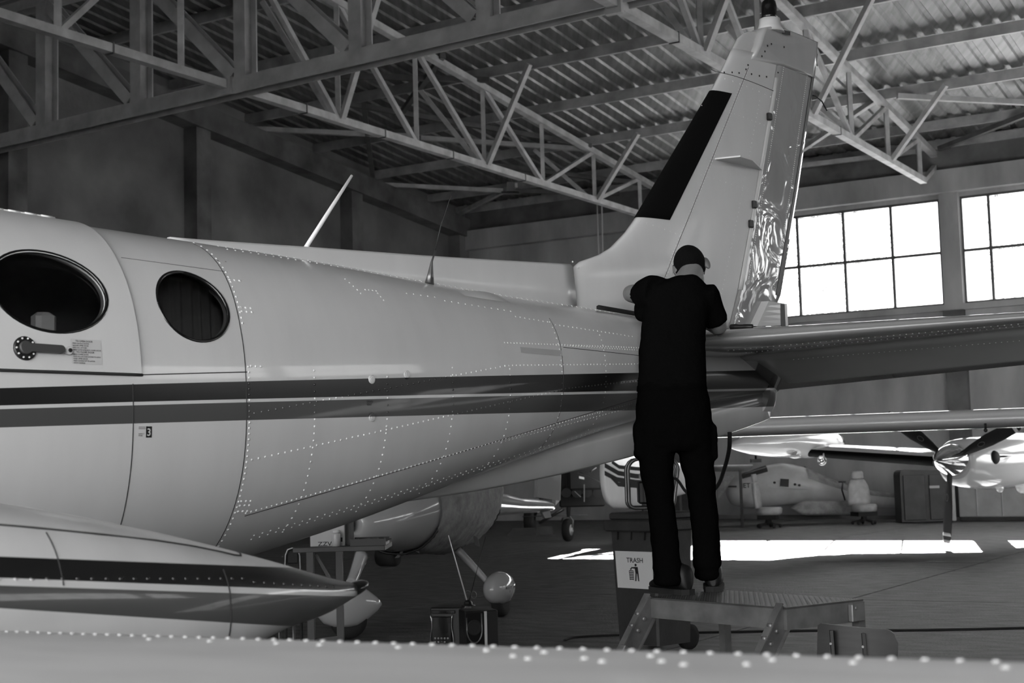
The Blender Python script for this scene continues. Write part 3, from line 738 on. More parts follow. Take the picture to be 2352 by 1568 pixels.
# fin tip cap with the beacon; the rudder's horn closes its rear half
m_ = MB(); rings = []
for z, lead, s_, tail in ((3.62, 0, 1, -.555), (3.70, 0, 1.0, -.57), (3.80, 0, 1, -.42), (3.87, -.005, 1, -.44), (3.91, -.035, .86, -.46), (3.935, -.075, .6, -.47), (3.945, -.12, .2, -.48)):
    dl = lin(LE, z) + lead; rings.append(finsec(dl, dl - (dl - tail) * 1.25, z, .10 * s_, 14, 0, .8))
m_.loft(rings, True, True); cap = m_.build('fin_tip', white_paint, plane, local=True)
HP = [on_w(x, y, .03) for x, y in ((1722, 137), (1795, 152), (1876, 178), (1884, 96), (1830, 76), (1800, 66), (1770, 60), (1750, 64), (1744, 78), (1736, 106))]
m_ = MB(); hc = [sum(q[i] for q in HP) / len(HP) for i in (0, 2)]; rings = []
for y, k in ((-.055, .90), (-.048, .97), (-.03, 1.0), (.03, 1.0), (.048, .97), (.055, .90)):
    rings.append([V((hc[0] + (q[0] - hc[0]) * k, y * (.45 + .55 * max(0, min(1, (q[0] + 1.10) / .55))), hc[1] + (q[2] - hc[1]) * k)) for q in HP])
m_.loft(rings, True, True); horn = m_.build('rudder_horn', tail_cap_paint, plane, local=True)
qb = on_w(1768, 58, 0); q = V((qb[0], 0, qb[2] - .03))
m_ = MB(); m_.lathe(q, (0, 0, 1), [(.085, -.02), (.068, .02), (.064, .035), (.062, .065)], 20); m_.build('beacon_base', white_paint, cap, local=True)
m_ = MB(); m_.lathe(q + V((0, 0, .065)), (0, 0, 1), [(.040, 0), (.050, .012), (.046, .02), (.046, .075), (.040, .105), (.022, .122), (.004, .126)], 20); m_.build('beacon', black_gloss, cap, local=True)
m_ = MB(); m_.add([V((on_w(x, y, .06)[0], .058, on_w(x, y, .06)[2])) for x, y in ((1797, 68), (1816, 72), (1816, 81), (1797, 77))], [(0, 1, 2, 3)]); m_.build('data_plate', black_plastic, horn, local=True)
m_ = MB()
for x, y in ((1763, 105), (1772, 101), (1757, 118), (1750, 129), (1801, 108)): fq = on_w(x, y, .055); rivet(m_, V((fq[0], .054, fq[2])), V((0, 1, 0)), .006)
m_.build('screws', dark_seam, horn, local=True)
m_ = MB()
for x, y in ((1668, 165), (1682, 166), (1696, 168), (1723, 171), (1741, 175), (1758, 177), (1786, 167), (1716, 150), (1711, 160)): fq = on_w(x, y, .03); rivet(m_, finp(fq[0], fq[2]) + V((0, .0015, 0)), V((0, 1, 0)), .0055)
m_.build('screws', dark_seam, fin, local=True)
# rudder
m_ = MB(); rings = []
for i in range(40):
    z = 2.14 + (3.93 - 2.14) * i / 39; dt = lin(TE, z); dl0 = lin(LE, max(z, 2.447)); c = dl0 - min(dt, -.5); dh = lin(HG, min(z, 3.78)) + .012
    th = .085 * c * naca(min(1, (dl0 - dh) / c)); n = 12; up, dn = [], []
    for k in range(n + 1):
        t = k / n; d = dh - (dh - dt) * t; y = (th * (1 - t) + .004) * min(1, .35 + t * 9); up.append(V((d, y, z))); dn.append(V((d, -y, z)))
    rings.append(up + dn[::-1])
m_.loft(rings, True, True); rud = m_.build('rudder', rudder_paint, plane, local=True)
# light leading strip and black trailing strip on the rudder
m_ = MB(); rings = []
for i in range(20):
    z = 2.41 + 1.28 * i / 19; d = lin(HG, z) + .0; dl0 = lin(LE, max(z, 2.447)); c = dl0 - lin(TE, z); th = .085 * c * naca((dl0 - d) / c)
    rings.append([V((d + .012 * 0 - .045 * .5 + .03 * cos(2 * pi * k / 12), (th + .006) * sin(2 * pi * k / 12), z)) for k in range(12)])
m_.loft(rings, True, True); m_.build('hinge_fairing', white_paint, rud, local=True)
m_ = MB(); rings = []
for i in range(20):
    z = 2.41 + 1.5 * i / 19; dt = lin(TE, z); wd_ = .055 - .025 * i / 19
    rings.append([V((dt + wd_, .0115, z)), V((dt + .018, .0085, z)), V((dt + .018, -.0085, z)), V((dt + wd_, -.0115, z))])
m_.loft(rings, True, True, smooth=False); m_.build('trailing_strip', black_plastic, rud, local=True)
for z in (3.44, 2.905, 2.79):
    d = lin(HG, z); m_ = MB(); m_.bbox((d, .035, z), (.018, 0, 0), (0, .02, 0), (0, 0, .022), .005); m_.build('hinge', black_plastic, rud, local=True)
# tail fairing below the rudder with its lit top and black strip
m_ = MB(); rings = []
for i in range(10):
    t = i / 9; z = 2.09 + .27 * t; da = -.16 - .22 * t; rings.append([V((da, .055, z)), V((-.60, .028, z)), V((-.62, 0, z)), V((-.60, -.028, z)), V((da, -.055, z)), V((da + .03, 0, z))])
m_.loft(rings, True, True, smooth=False); tf = m_.build('tail_fairing', white_paint, plane, local=True)
m_ = MB(); m_.box((-.54, .034, 2.22), (.022, 0, 0), (0, .003, 0), (0, 0, .135)); m_.build('black_strip', black_plastic, tf, local=True)
# static wick on the rudder
m_ = MB(); a = V((-1.01, .0, 3.66)); m_.tube([a, a + V((-.03, .0, .002)), a + V((-.10, 0, -.02)), a + V((-.15, 0, -.07))], .004, 5); m_.build('static_wick', black_plastic, rud, local=True)
# blade aerial on the fin
q = on_w(1690, 383); b0 = on_w(1640, 376); b1 = on_w(1745, 383)
m_ = MB(); zc_ = 3.115; y0 = .045
m_.prism([V((b0[0] + .06, y0, zc_)), V((b0[0] - .0, y0 + .135, zc_)), V((b0[0] - .13, y0 + .12, zc_)), V((b1[0] + .0, y0 - .02, zc_))], V((0, 0, .008))); vb = m_.build('aerial_plate', white_paint, fin, local=True)
m_ = MB(); m_.tube([V((b0[0] + .02, y0 - .01, zc_ + .02)), V((b0[0] + .06, y0 - .0, zc_ + .004)), V((b0[0] + .02, y0 + .0, zc_ - .004)), V((b0[0] + .015, y0, zc_ - .04)), V((b0[0] - .125, y0 - .005, zc_ - .04)), V((b0[0] - .13, y0 - .01, zc_))], .0055, 6); m_.build('aerial_edge', black_plastic, vb, local=True)
# rivets and seams of the fin
FR = MB()
def fr(a, b, n, r=.0034):
    for i in range(n):
        t = i / (n - 1); p = finp(a[0] + (b[0] - a[0]) * t, a[1] + (b[1] - a[1]) * t); rivet(FR, p, V((0, 1, 0)), r)
for o_ in (0, .018): fr((.70 - o_, 2.22), (-.30 - o_, 3.70), 90)
fr((.05, 2.35), (-.40, 3.52), 46, .003); fr((.1, 3.42), (-.52, 3.38), 16, .003); fr((-.1, 3.60), (-.58, 3.56), 9, .005); fr((.69, 2.71), (.40, 2.66), 8)
fr((.3, 3.02), (-.3, 2.98), 12, .003)
for i in range(9): rivet(FR, finp(1.195 - .02 * (i % 2), 2.46 - .03 * i) , V((0, 1, 0)), .005)
o = FR.build('rivet_rows', rivet_mat, fin, local=True); o['kind'] = 'stuff'
seam('skin_seam', [finp(.70 - (1.0) * i / 20 - .009, 2.22 + 1.48 * i / 20) + V((0, .0005, 0)) for i in range(21)], .0012, par=fin)
seam('skin_seam', [finp(.0 - .55 * i / 10, 3.64 - .035 * i / 10) + V((0, .0008, 0)) for i in range(11)], .0018, par=fin)
RR = MB()
for i in range(110):
    t = i / 109; z = 2.45 + 1.45 * t; d = lin(HG, min(z, 3.78)) - .075; dt = lin(TE, z); 
    for dd in (d, dt + .085 + .0 * t): 
        dl0 = lin(LE, max(z, 2.447)); c = dl0 - dt; dh = lin(HG, min(z, 3.78)); th = .085 * c * naca((dl0 - dh) / c); rivet(RR, V((dd, th * (dd - dt) / (dh - dt) + .004, z)), V((0, 1, 0)), .0032)
o = RR.build('rivet_rows', rivet_mat, rud, local=True); o['kind'] = 'stuff'
# open gap at the fin root
m_ = MB(); m_.tube([fus(1.18 - .1 * i, radians(68), .014) for i in range(9)], .012, 5); m_.build('root_gap', black_rubber, plane, local=True)

# ---- horizontal stabilizers with drooped elevators
def stab(side):
    m_ = MB(); rings = []; R2 = []
    for i in range(14):
        wd_ = .10 + 2.45 * i / 13; dl = .86 - .31 * wd_; dh = .06 - .06 * wd_; c = (dl - dh) * 1.55; sec = []
        if i == 13: c *= .9
        n = 12
        up = [(dl - (dl - dh) * (.5 - .5 * cos(pi * k / n))) for k in range(n + 1)]
        pu = [V((d, side * wd_, 2.062 + .115 * c * naca((dl - d) / c))) for d in up]; pd = [V((d, side * wd_, 2.062 - .105 * c * naca((dl - d) / c))) for d in up]
        rings.append(pu + pd[::-1])
        dte = -.36 + .03 * wd_; zte = 1.855 + .022 * wd_; th = .04 * (1 - .3 * i / 13); r = []
        for k in range(7):
            t = k / 6; d = dh + .02 + (dte - dh - .02) * t; zc_ = 2.062 + (zte - 2.062) * t; r.append((d, zc_, th * (1 - t) + .004))
        R2.append([V((d, side * wd_, z_ + h_)) for d, z_, h_ in r] + [V((d, side * wd_, z_ - h_)) for d, z_, h_ in reversed(r)])
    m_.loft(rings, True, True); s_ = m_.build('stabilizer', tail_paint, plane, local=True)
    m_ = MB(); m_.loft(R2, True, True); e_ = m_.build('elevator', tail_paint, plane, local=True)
    rv = MB()
    for k in range(70):
        wd_ = .45 + 2.0 * k / 69; dl = .86 - .31 * wd_; dh = .06 - .06 * wd_; c = (dl - dh) * 1.55
        for q in (.16, .30):
            d = dl - c * q; rivet(rv, V((d, side * wd_, 2.062 - .105 * c * naca(q))), V((0, 0, -1)), .0032)
        d = dh - .05; rivet(rv, V((d, side * wd_, 2.062 - .045 * 1 - .03)), V((0, 0, -1)), .0032)
    o = rv.build('rivet_rows', rivet_mat, s_, local=True); o['kind'] = 'stuff'
stab(1); stab(-1)

# ---- aerials on the spine
a = V(on_w(702, 569)); b = V(on_w(808, 403)); m_ = MB(); m_.tube([a, a + (b - a) * .5, b], [.010, .009, .006], 8); m_.build('rod_aerial', rivet_mat, plane, local=True)
q = fus(2.30, radians(64)); tip = V(on_w(1035, 450, q.y)); mid = V(on_w(992, 600, q.y)); mid2 = V(on_w(1000, 575, q.y))
m_ = MB(); m_.tube([V(on_w(986, 652, q.y)), V(on_w(989, 628, q.y)), mid, mid2], [.021, .013, .005, .003], 10); m_.build('aerial_base', gray_metal, plane, local=True)
m_ = MB(); m_.tube([mid2, (mid2 + tip) / 2 + V((.01, 0, 0)), tip], .0022, 5); m_.build('whip_aerial', black_plastic, plane, local=True)

# ---- left engine nacelle and its locker lid
ND = [4.13, 4.25, 4.40, 4.65, 5.1, 5.6, 6.4]
NZT = [1.165, 1.195, 1.238, 1.305, 1.403, 1.47, 1.50]; NZB = [1.135, 1.100, 1.075, 1.0, .93, .90, .90]; NHW = [.02, .085, .15, .23, .31, .36, .40]
NW = 1.92
def nac(d, f, off=0):
    a, b, wd_ = herm(ND, NZT, d), herm(ND, NZB, d), herm(ND, NHW, d)
    return V((d, NW + (wd_ + off) * spow(cos(f)), (a + b) / 2 + ((a - b) / 2 + off) * spow(sin(f))))
def nacz(d, z, off=0):
    a, b = herm(ND, NZT, d), herm(ND, NZB, d); q = max(-1, min(1, (z - (a + b) / 2) / ((a - b) / 2))); return nac(d, math.asin(math.copysign(abs(q) ** (1 / EXP), q)), off)
m_ = MB(); m_.loft([[nac(4.13 + 2.2 * i / 60, 2 * pi * k / 64) for k in range(64)] for i in range(61)], True, True); nacelle = m_.build('engine_nacelle', nac_mat, plane, local=True)
seam('locker_lid_seam', [nacz(d, z, .0005) for d, z in ((5.25, 1.368), (5.1, 1.350), (4.95, 1.330), (4.8, 1.309), (4.7, 1.292), (4.62, 1.275), (4.58, 1.265), (4.555, 1.262), (4.535, 1.266), (4.525, 1.274), (4.53, 1.28))], .0025, par=nacelle)
seam('cowl_seam', [nacz(4.655, z, .0005) for z in [1.02 + .022 * i for i in range(11)]], .0018, par=nacelle)
seam('cowl_seam', [nacz(5.08, z, .0005) for z in [1.24 + .02 * i for i in range(6)]], .0015, par=nacelle)
rv = MB()
for i in range(30):
    d = 5.25 - .034 * i; rivet(rv, nacz(d, .868 + .0745 * d + .006 if d > 4.6 else 1.21 - .12 * (4.6 - d), .0), V((0, 1, .1)).normalized(), .0042)
o = rv.build('rivet_rows', nac_mat, nacelle, local=True)
m_ = MB(); m_.ell((4.135, NW, 1.152), (.045, 0, -.012), (0, .03, 0), (0, 0, .018)); m_.build('tail_drain', black_gloss, nacelle, local=True)

# ---- left wing outboard of the nacelle, under the camera
m_ = MB(); rings = []
def wingz(wd_): return 1.182 + .036 * (wd_ - 2.24)
for i in range(12):
    wd_ = 2.0 + 3.4 * i / 11; dte = 5.235 - .045 * (wd_ - 2.2); c = 1.75 - .12 * (wd_ - 2.2); n = 16; pu, pd = [], []
    for k in range(n + 1):
        t = .5 - .5 * cos(pi * k / n); d = dte + c * (1 - t); y = naca(t)
        pu.append(V((d, wd_, wingz(wd_) - .012 + .085 * c * y * .55 + .010 * (1 - t)))); pd.append(V((d, wd_, wingz(wd_) - .018 - .07 * c * y)))
    rings.append(pu + pd[::-1])
m_.loft(rings, True, True); wing = m_.build('wing', wing_paint, plane, local=True)
def wingtop(wd_, dd):
    dte = 5.235 - .045 * (wd_ - 2.2); c = 1.75 - .12 * (wd_ - 2.2); t = 1 - dd / c; return V((dte + dd, wd_, wingz(wd_) - .012 + .085 * c * naca(t) * .55 + .010 * (1 - t)))
rv = MB()
for i in range(62): rivet(rv, wingtop(2.3 + .036 * i, .022), V((0, 0, 1)), .0042)
for i in range(16): rivet(rv, wingtop(2.9 + .13 * i + .02 * (i % 3), .10), V((0, 0, 1)), .0045)
for i in range(7): rivet(rv, wingtop(3.7 + .05 * i, .17 + .03 * (i % 2)), V((0, 0, 1)), .0045)
o = rv.build('rivet_rows', mat('wing_rivets', .56, .45), wing, local=True); o['kind'] = 'stuff'
# right side counterparts, hidden from here: nacelle and inner wing carry the airplane's shape
m_ = MB(); m_.loft([[V((nac(4.13 + 2.2 * i / 20, 2 * pi * k / 24).x, -nac(4.13 + 2.2 * i / 20, 2 * pi * k / 24).y, nac(4.13 + 2.2 * i / 20, 2 * pi * k / 24).z)) for k in range(24)] for i in range(21)], True, True); m_.build('engine_nacelle', nac_mat, plane, local=True)
m_ = MB(); m_.loft([[V((p.x, w_, p.z - .10 * (1 if abs(w_) < 1 else .4))) for p in rings[0]] for w_ in (-4.5, -2, -.5, .5, 2.0)], True, True); m_.build('inner_wing', wing_paint, plane, local=True)
for (d, wd_) in ((5.6, 1.9), (5.6, -1.9), (7.9, 0)):
    m_ = MB(); m_.lathe(V((d, wd_ - .08, .25)), (0, 1, 0), [(.1, 0), (.22, .0), (.25, .04), (.25, .12), (.22, .16), (.1, .16)], 24); m_.build('wheel', tyre, plane, local=True)
    m_ = MB(); m_.tube([V((d, wd_ + .12, .25)), V((d, wd_ + .12, 1.05))], .035, 10); m_.build('gear_leg', gray_metal, plane, local=True)

# ================================================================== THE MECHANIC
PX, PY, PZ = .81, 6.80, .86
per = thing('person', 'mechanic in black t-shirt and black cargo trousers standing on the platform with his back turned', 'person', (PX, PY, PZ))
def sec(y, xl, xr, Y, hd, n=28, p=2.4, dz=0):
    a, b = at(xl, y, Y), at(xr, y, Y); c = (a + b) / 2; hx = (b - a).length / 2; e = 2 / p
    return [c + V((hx * math.copysign(abs(cos(2 * pi * k / n)) ** e, cos(2 * pi * k / n)), hd * math.copysign(abs(sin(2 * pi * k / n)) ** e, sin(2 * pi * k / n)), 0)) for k in range(n)]
def remesh(o, vox, sm=4):
    md = o.modifiers.new('r', 'REMESH'); md.mode = 'VOXEL'; md.voxel_size = vox
    m2 = o.modifiers.new('s', 'SMOOTH'); m2.iterations = sm; m2.factor = .5
    bpy.context.view_layer.update(); mats = list(o.data.materials); evaluated(o); o.data.materials.clear()
    for q in mats: o.data.materials.append(q)
    smooth_all(o); return o
def subd(pts, rs, k=4):
    """smooth a radius polyline (Catmull-Rom)"""
    P = [V(p) for p in pts]; o, r = [], []
    for i in range(len(P) - 1):
        p0, p1, p2, p3 = P[max(i - 1, 0)], P[i], P[i + 1], P[min(i + 2, len(P) - 1)]
        for j in range(k):
            t = j / k; o.append(.5 * ((2 * p1) + (p2 - p0) * t + (2 * p0 - 5 * p1 + 4 * p2 - p3) * t * t + (3 * p1 - p0 - 3 * p2 + p3) * t ** 3)); r.append(rs[i] + (rs[i + 1] - rs[i]) * t)
    o.append(P[-1]); r.append(rs[-1]); return o, r
LSH, LEL, LHD = at(1498, 672, 6.94), at(1449, 674, 7.08), at(1490, 688, 7.25)
RSH, REL, RHD = at(1618, 686, 6.94), at(1651, 750, 7.00), at(1600, 724, 7.22)
HC = at(1584, 607, 7.02)
body = MB()
# head: skull, face, jaw, tilted forward and a little to the right
tilt = M.Rotation(radians(-32), 3, 'X') @ M.Rotation(radians(-12), 3, 'Y'); tilt = M.Rotation(radians(-10), 3, 'Z') @ tilt
def hp(x, y, z): return HC + tilt @ V((x, y, z))
body.ell(HC, tilt @ V((.073, 0, 0)), tilt @ V((0, .093, 0)), tilt @ V((0, 0, .088)), 28, 18)
body.ell(hp(0, .045, -.055), tilt @ V((.056, 0, 0)), tilt @ V((0, .055, 0)), tilt @ V((0, 0, .068)), 22, 14)
body.ell(hp(0, .028, -.02), tilt @ V((.064, 0, 0)), tilt @ V((0, .07, 0)), tilt @ V((0, 0, .07)), 22, 14)
body.tube([hp(0, .092, .0), hp(0, .108, -.025), hp(0, .116, -.042), hp(0, .1, -.052)], [.007, .010, .014, .008], 10)          # nose
for s_ in (1, -1):
    body.ell(hp(.029 * s_, .083, .004), tilt @ V((.013, 0, 0)), tilt @ V((0, .009, 0)), tilt @ V((0, 0, .008)), 12, 8)                 # eyes
    body.ell(hp(.0 + .029 * s_, .086, .02), tilt @ V((.018, 0, 0)), tilt @ V((0, .007, 0)), tilt @ V((0, 0, .005)), 12, 8)             # brows
    e0 = hp(.081 * s_, -.008, -.022)
    body.ell(e0, tilt @ V((.009 * 1, .004 * 0, 0)) + tilt @ V((.004 * s_, -.004, 0)), tilt @ V((.010 * s_, .018, 0)), tilt @ V((0, 0, .036)), 14, 10)  # ears
body.ell(hp(0, .098, -.072), tilt @ V((.024, 0, 0)), tilt @ V((0, .008, 0)), tilt @ V((0, 0, .005)), 12, 8)                 # mouth
body.ell(hp(0, .098, -.082), tilt @ V((.020, 0, 0)), tilt @ V((0, .008, 0)), tilt @ V((0, 0, .006)), 12, 8)
NB = at(1572, 652, 6.93)
body.tube([NB - V((0, .02, .05)), NB, hp(0, -.018, -.06), hp(0, .0, .0)], [.075, .062, .055, .05], 18)
# trunk, legs
body.loft([sec(645, 1545, 1600, 6.94, .06), sec(665, 1510, 1620, 6.94, .08), sec(740, 1490, 1612, 6.92, .09), sec(860, 1480, 1610, 6.85, .09), sec(960, 1475, 1622, 6.81, .10), sec(1015, 1485, 1612, 6.81, .09)], True, True)
for hip, kn, an in ((at(1512, 985, 6.81), at(1515, 1170, 6.80), at(1536, 1312, 6.76)), (at(1592, 985, 6.82), at(1612, 1170, 6.85), at(1620, 1306, 6.88))):
    a, r = subd([hip, (hip + kn) / 2, kn, (kn + an) / 2, an, an + V((0, .01, -.02))], [.075, .065, .052, .046, .030, .026]); body.tube(a, r, 14)
# arms and hands
def arm(sh, el, hd):
    a, r = subd([sh, (sh + el) / 2, el, (el * 2 + hd) / 3, hd], [.055, .048, .041, .042, .027]); body.tube(a, r, 16)
arm(LSH, LEL, LHD); arm(RSH, REL, RHD)
def hand(wr, d, up, thumb):
    d = V(d).normalized(); up = V(up); up = (up - d * up.dot(d)).normalized(); sd_ = d.cross(up) * thumb      # sd_ towards the thumb
    body.tube([wr - d * .01, wr + d * .02, wr + d * .06, wr + d * .088], [.024, .029, .034, .030], 12)
    for q, (ln, rr_) in enumerate(((.068, .0088), (.076, .009), (.070, .0086), (.054, .0078))):
        b = wr + d * .082 + sd_ * (.027 - .018 * q); cl = -up
        p1 = b + d * ln * .42 + cl * .006; p2 = p1 + (d * .75 + cl * .66) * ln * .33; p3 = p2 + (d * .35 + cl * .93) * ln * .3
        body.tube([b - d * .02, b, p1, p2, p3], [rr_ * 1.1, rr_ * 1.08, rr_, rr_ * .95, rr_ * .75], 8)
    b = wr + d * .03 + sd_ * .024; p1 = b + (d * .6 + sd_ * .75) * .036; p2 = p1 + (d * .85 + sd_ * .2 - up * .4) * .03
    body.tube([b - d * .01, b, p1, p2], [.013, .012, .0105, .008], 8)
hand(LHD, (LHD - LEL) + V((0, .1, .02)), (0, -.3, 1), 1); hand(RHD, (RHD - REL) + V((0, .1, 0)), (0, -.3, 1), -1)
body_o = body.build('body', skin, per); remesh(body_o, .0048, 3)
# hair: close crop over the skull
hb = MB(); rings = []
for j in range(15):
    t = radians(-55 + 145 * j / 14); rr = []
    for k in range(36):
        a = 2 * pi * k / 36; front = max(0, sin(a)); tt = t
        if j == 0: tt = radians(-55 + 88 * front ** .8 + (8 if abs(cos(a)) > .8 else 0))
        else: tt = max(t, radians(-55 + 88 * front ** .8))
        rr.append(hp(.0775 * cos(a) * cos(tt), .0975 * sin(a) * cos(tt), .0925 * sin(tt)))
    rings.append(rr)
hb.loft(rings, False, True); hair_o = hb.build('hair', hair_mat, per)
smooth_all(hair_o)
# glasses
m_ = MB()
for s_ in (1, -1):
    m_.tube([hp(.078 * s_, -.02, .0), hp(.080 * s_, .03, .004), hp(.066 * s_, .102, .004)], .0022, 6)
    m_.tube([hp(.036 * s_ + .026 * cos(2 * pi * k / 16), .106, .0 + .018 * sin(2 * pi * k / 16)) for k in range(17)], .0018, 5, caps=False)
m_.tube([hp(-.012, .108, .004), hp(.012, .108, .004)], .0018, 5); m_.build('glasses', black_plastic, per)
# t-shirt
ts = MB()
ts.loft([sec(636, 1541, 1604, 6.935, .066), sec(645, 1522, 1612, 6.935, .09), sec(656, 1500, 1622, 6.94, .105), sec(675, 1486, 1632, 6.94, .118), sec(710, 1480, 1630, 6.93, .122), sec(745, 1474, 1622, 6.92, .124),
         sec(800, 1468, 1619, 6.88, .125), sec(850, 1466, 1621, 6.85, .125), sec(888, 1464, 1623, 6.82, .128), sec(896, 1466, 1621, 6.82, .126)], True, True)
def sleeve(sh, el, f, r0, r1, drop):
    e = sh + (el - sh) * f; a, r = subd([sh + (sh - el) * .25, sh, (sh + e) / 2 - V((0, 0, drop * .3)), e - V((0, 0, drop))], [r0, r0, (r0 + r1) / 2, r1]); ts.tube(a, r, 18)
sleeve(LSH, LEL, .42, .083, .080, .035); sleeve(RSH, REL, .86, .078, .058, .004)
a = at(1472, 712, 7.0); ts.ell(a, (.035, 0, 0), (0, .06, 0), (0, 0, .055))
ts.tube([NB + V((.062 * cos(2 * pi * k / 20) + .002, .02 + .066 * sin(2 * pi * k / 20), .018 - .018 * sin(2 * pi * k / 20))) for k in range(21)], .009, 6, caps=False)
tso = ts.build('tshirt', shirt_mat, per)
remesh(tso, .010, 6)
def folds(o, amp, f, seed):
    tx_ = bpy.data.textures.new('folds', 'CLOUDS'); tx_.noise_scale = f
    md = o.modifiers.new('f', 'DISPLACE'); md.texture = tx_; md.strength = amp; md.mid_level = .5; md.texture_coords = 'LOCAL'
    bpy.context.view_layer.update(); ms = list(o.data.materials); evaluated(o); o.data.materials.clear()
    for q in ms: o.data.materials.append(q)
    smooth_all(o)
folds(tso, .012, .09, 1)
# trousers
tr = MB()
tr.loft([sec(878, 1465, 1620, 6.82, .118), sec(905, 1462, 1627, 6.815, .122), sec(945, 1460, 1634, 6.81, .128), sec(990, 1459, 1637, 6.81, .128), sec(1022, 1464, 1634, 6.81, .12), sec(1036, 1480, 1620, 6.81, .10)], True, True)
tr.loft([sec(980, 1460, 1552, 6.81, .108), sec(1030, 1463, 1549, 6.81, .10), sec(1090, 1472, 1546, 6.80, .09), sec(1150, 1484, 1548, 6.79, .08), sec(1220, 1494, 1556, 6.77, .078), sec(1285, 1499, 1564, 6.75, .082), sec(1305, 1497, 1568, 6.745, .092), sec(1318, 1502, 1568, 6.745, .088), sec(1334, 1499, 1570, 6.745, .096), sec(1342, 1505, 1566, 6.745, .088)], True, True)
tr.loft([sec(980, 1548, 1637, 6.81, .108), sec(1030, 1556, 1639, 6.82, .10), sec(1090, 1571, 1641, 6.83, .09), sec(1150, 1582, 1645, 6.85, .08), sec(1220, 1590, 1652, 6.86, .078), sec(1285, 1591, 1656, 6.865, .080), sec(1298, 1592, 1657, 6.865, .090), sec(1308, 1597, 1652, 6.87, .082), sec(1320, 1595, 1655, 6.87, .092), sec(1330, 1601, 1649, 6.87, .08)], True, True)
for (x, y, Y) in ((1464, 1010, 6.81), (1637, 1015, 6.82)):
    tr.bbox(at(x, y, Y), (.016, 0, 0), (0, .065, 0), (0, 0, .08), .012)
tro = tr.build('trousers', trouser_mat, per); remesh(tro, .010, 5); folds(tro, .014, .07, 2)
m_ = MB(); A1, B1 = sec(884, 1463, 1622, 6.82, .124), sec(896, 1462, 1624, 6.82, .126); m_.loft([A1, B1], closed=True); m_.build('belt', trouser_mat, per)
# boots
def boot(c, ang):
    R_ = M.Rotation(ang, 3, 'Z')
    def q(x, y, z): return V(c) + R_ @ V((x, y, z))
    b = per; m_ = MB(); rings = []
    for (y, hwid, hh, zb_) in ((-.088, .010, .03, .03), (-.083, .024, .075, .02), (-.07, .038, .115, .02), (-.03, .044, .125, .02), (.04, .042, .09, .02), (.10, .046, .066, .02), (.16, .047, .05, .02), (.20, .036, .036, .02), (.215, .018, .022, .022)):
        rings.append([q(hwid * spow(cos(2 * pi * k / 16)), y, zb_ + hh / 2 + hh / 2 * spow(sin(2 * pi * k / 16))) for k in range(16)])
    m_.loft(rings, True, True); o = m_.build('boot', shoe_mat, per)
    m_ = MB(); out1 = [(.036, -.08), (.045, -.03), (.042, .03), (.050, .11), (.048, .17), (.03, .215), (0, .224), (-.03, .215), (-.048, .17), (-.050, .11), (-.042, .03), (-.045, -.03), (-.036, -.08), (0, -.09)]
    m_.prism([q(x, y, .001) for x, y in out1], (0, 0, .026)); s_ = m_.build('sole', tyre, o)
    m_ = MB()
    for k in range(3): m_.tube([q(-.040, .03 + .03 * k, .085 - .012 * k), q(0, .035 + .03 * k, .115 - .016 * k), q(.040, .03 + .03 * k, .085 - .012 * k)], .004, 5)
    m_.build('laces', black_plastic, o)
boot((.728, 6.755, PZ), radians(26)); boot((.905, 6.885, PZ), radians(-8))

# ================================================================== THE WORK PLATFORM
E1 = V((.598, -.801, 0)); E2 = V((.801, .598, 0)); FL = V((.575, 6.66, 0)); LW, LD = .84, .47
RZP = atan2(E1.y, E1.x)
pf = thing('work_platform', 'low galvanized steel work platform with studded top under the mechanic', 'platform', FL + E1 * LW / 2 + E2 * LD / 2, RZP)
def pq(a, b, z): return FL + E1 * a + E2 * b + V((0, 0, z))
m_ = MB(); m_.box(pq(LW / 2, LD / 2, PZ - .004), E1 * LW / 2, E2 * LD / 2, V((0, 0, .004))); deck = m_.build('deck', mat('deck_steel', .075, .5, .4, noise=.3, scale=9), pf)
m_ = MB(); 
for i in range(54):
    for j in range(30):
        c = pq(.02 + .0151 * i, .015 + .0151 * j, PZ); s_ = 1 if (i + j) % 2 else -1; d = (E1 + E2 * s_).normalized() * .0055; e = (E1 - E2 * s_).normalized() * .0018
        m_.add([c - d, c + e + V((0, 0, .0018)), c + d, c - e + V((0, 0, .0018))], [(0, 1, 3), (1, 2, 3)])
o = m_.build('tread_studs', mat('worn_steel', .45, .3, .8), deck); o['kind'] = 'stuff'
m_ = MB(); m_.box(pq(LW / 2, .004, PZ - .048), E1 * LW / 2, E2 * .004, V((0, 0, .042))); m_.build('front_skirt', galv, pf)
m_ = MB(); m_.box(pq(LW / 2, LD - .004, PZ - .048), E1 * LW / 2, E2 * .004, V((0, 0, .042))); m_.build('rear_skirt', galv, pf)
for a in (.004, LW - .004):
    m_ = MB(); m_.box(pq(a, LD / 2, PZ - .048), E1 * .004, E2 * (LD / 2 - .008), V((0, 0, .042))); m_.build('side_skirt', galv, pf)
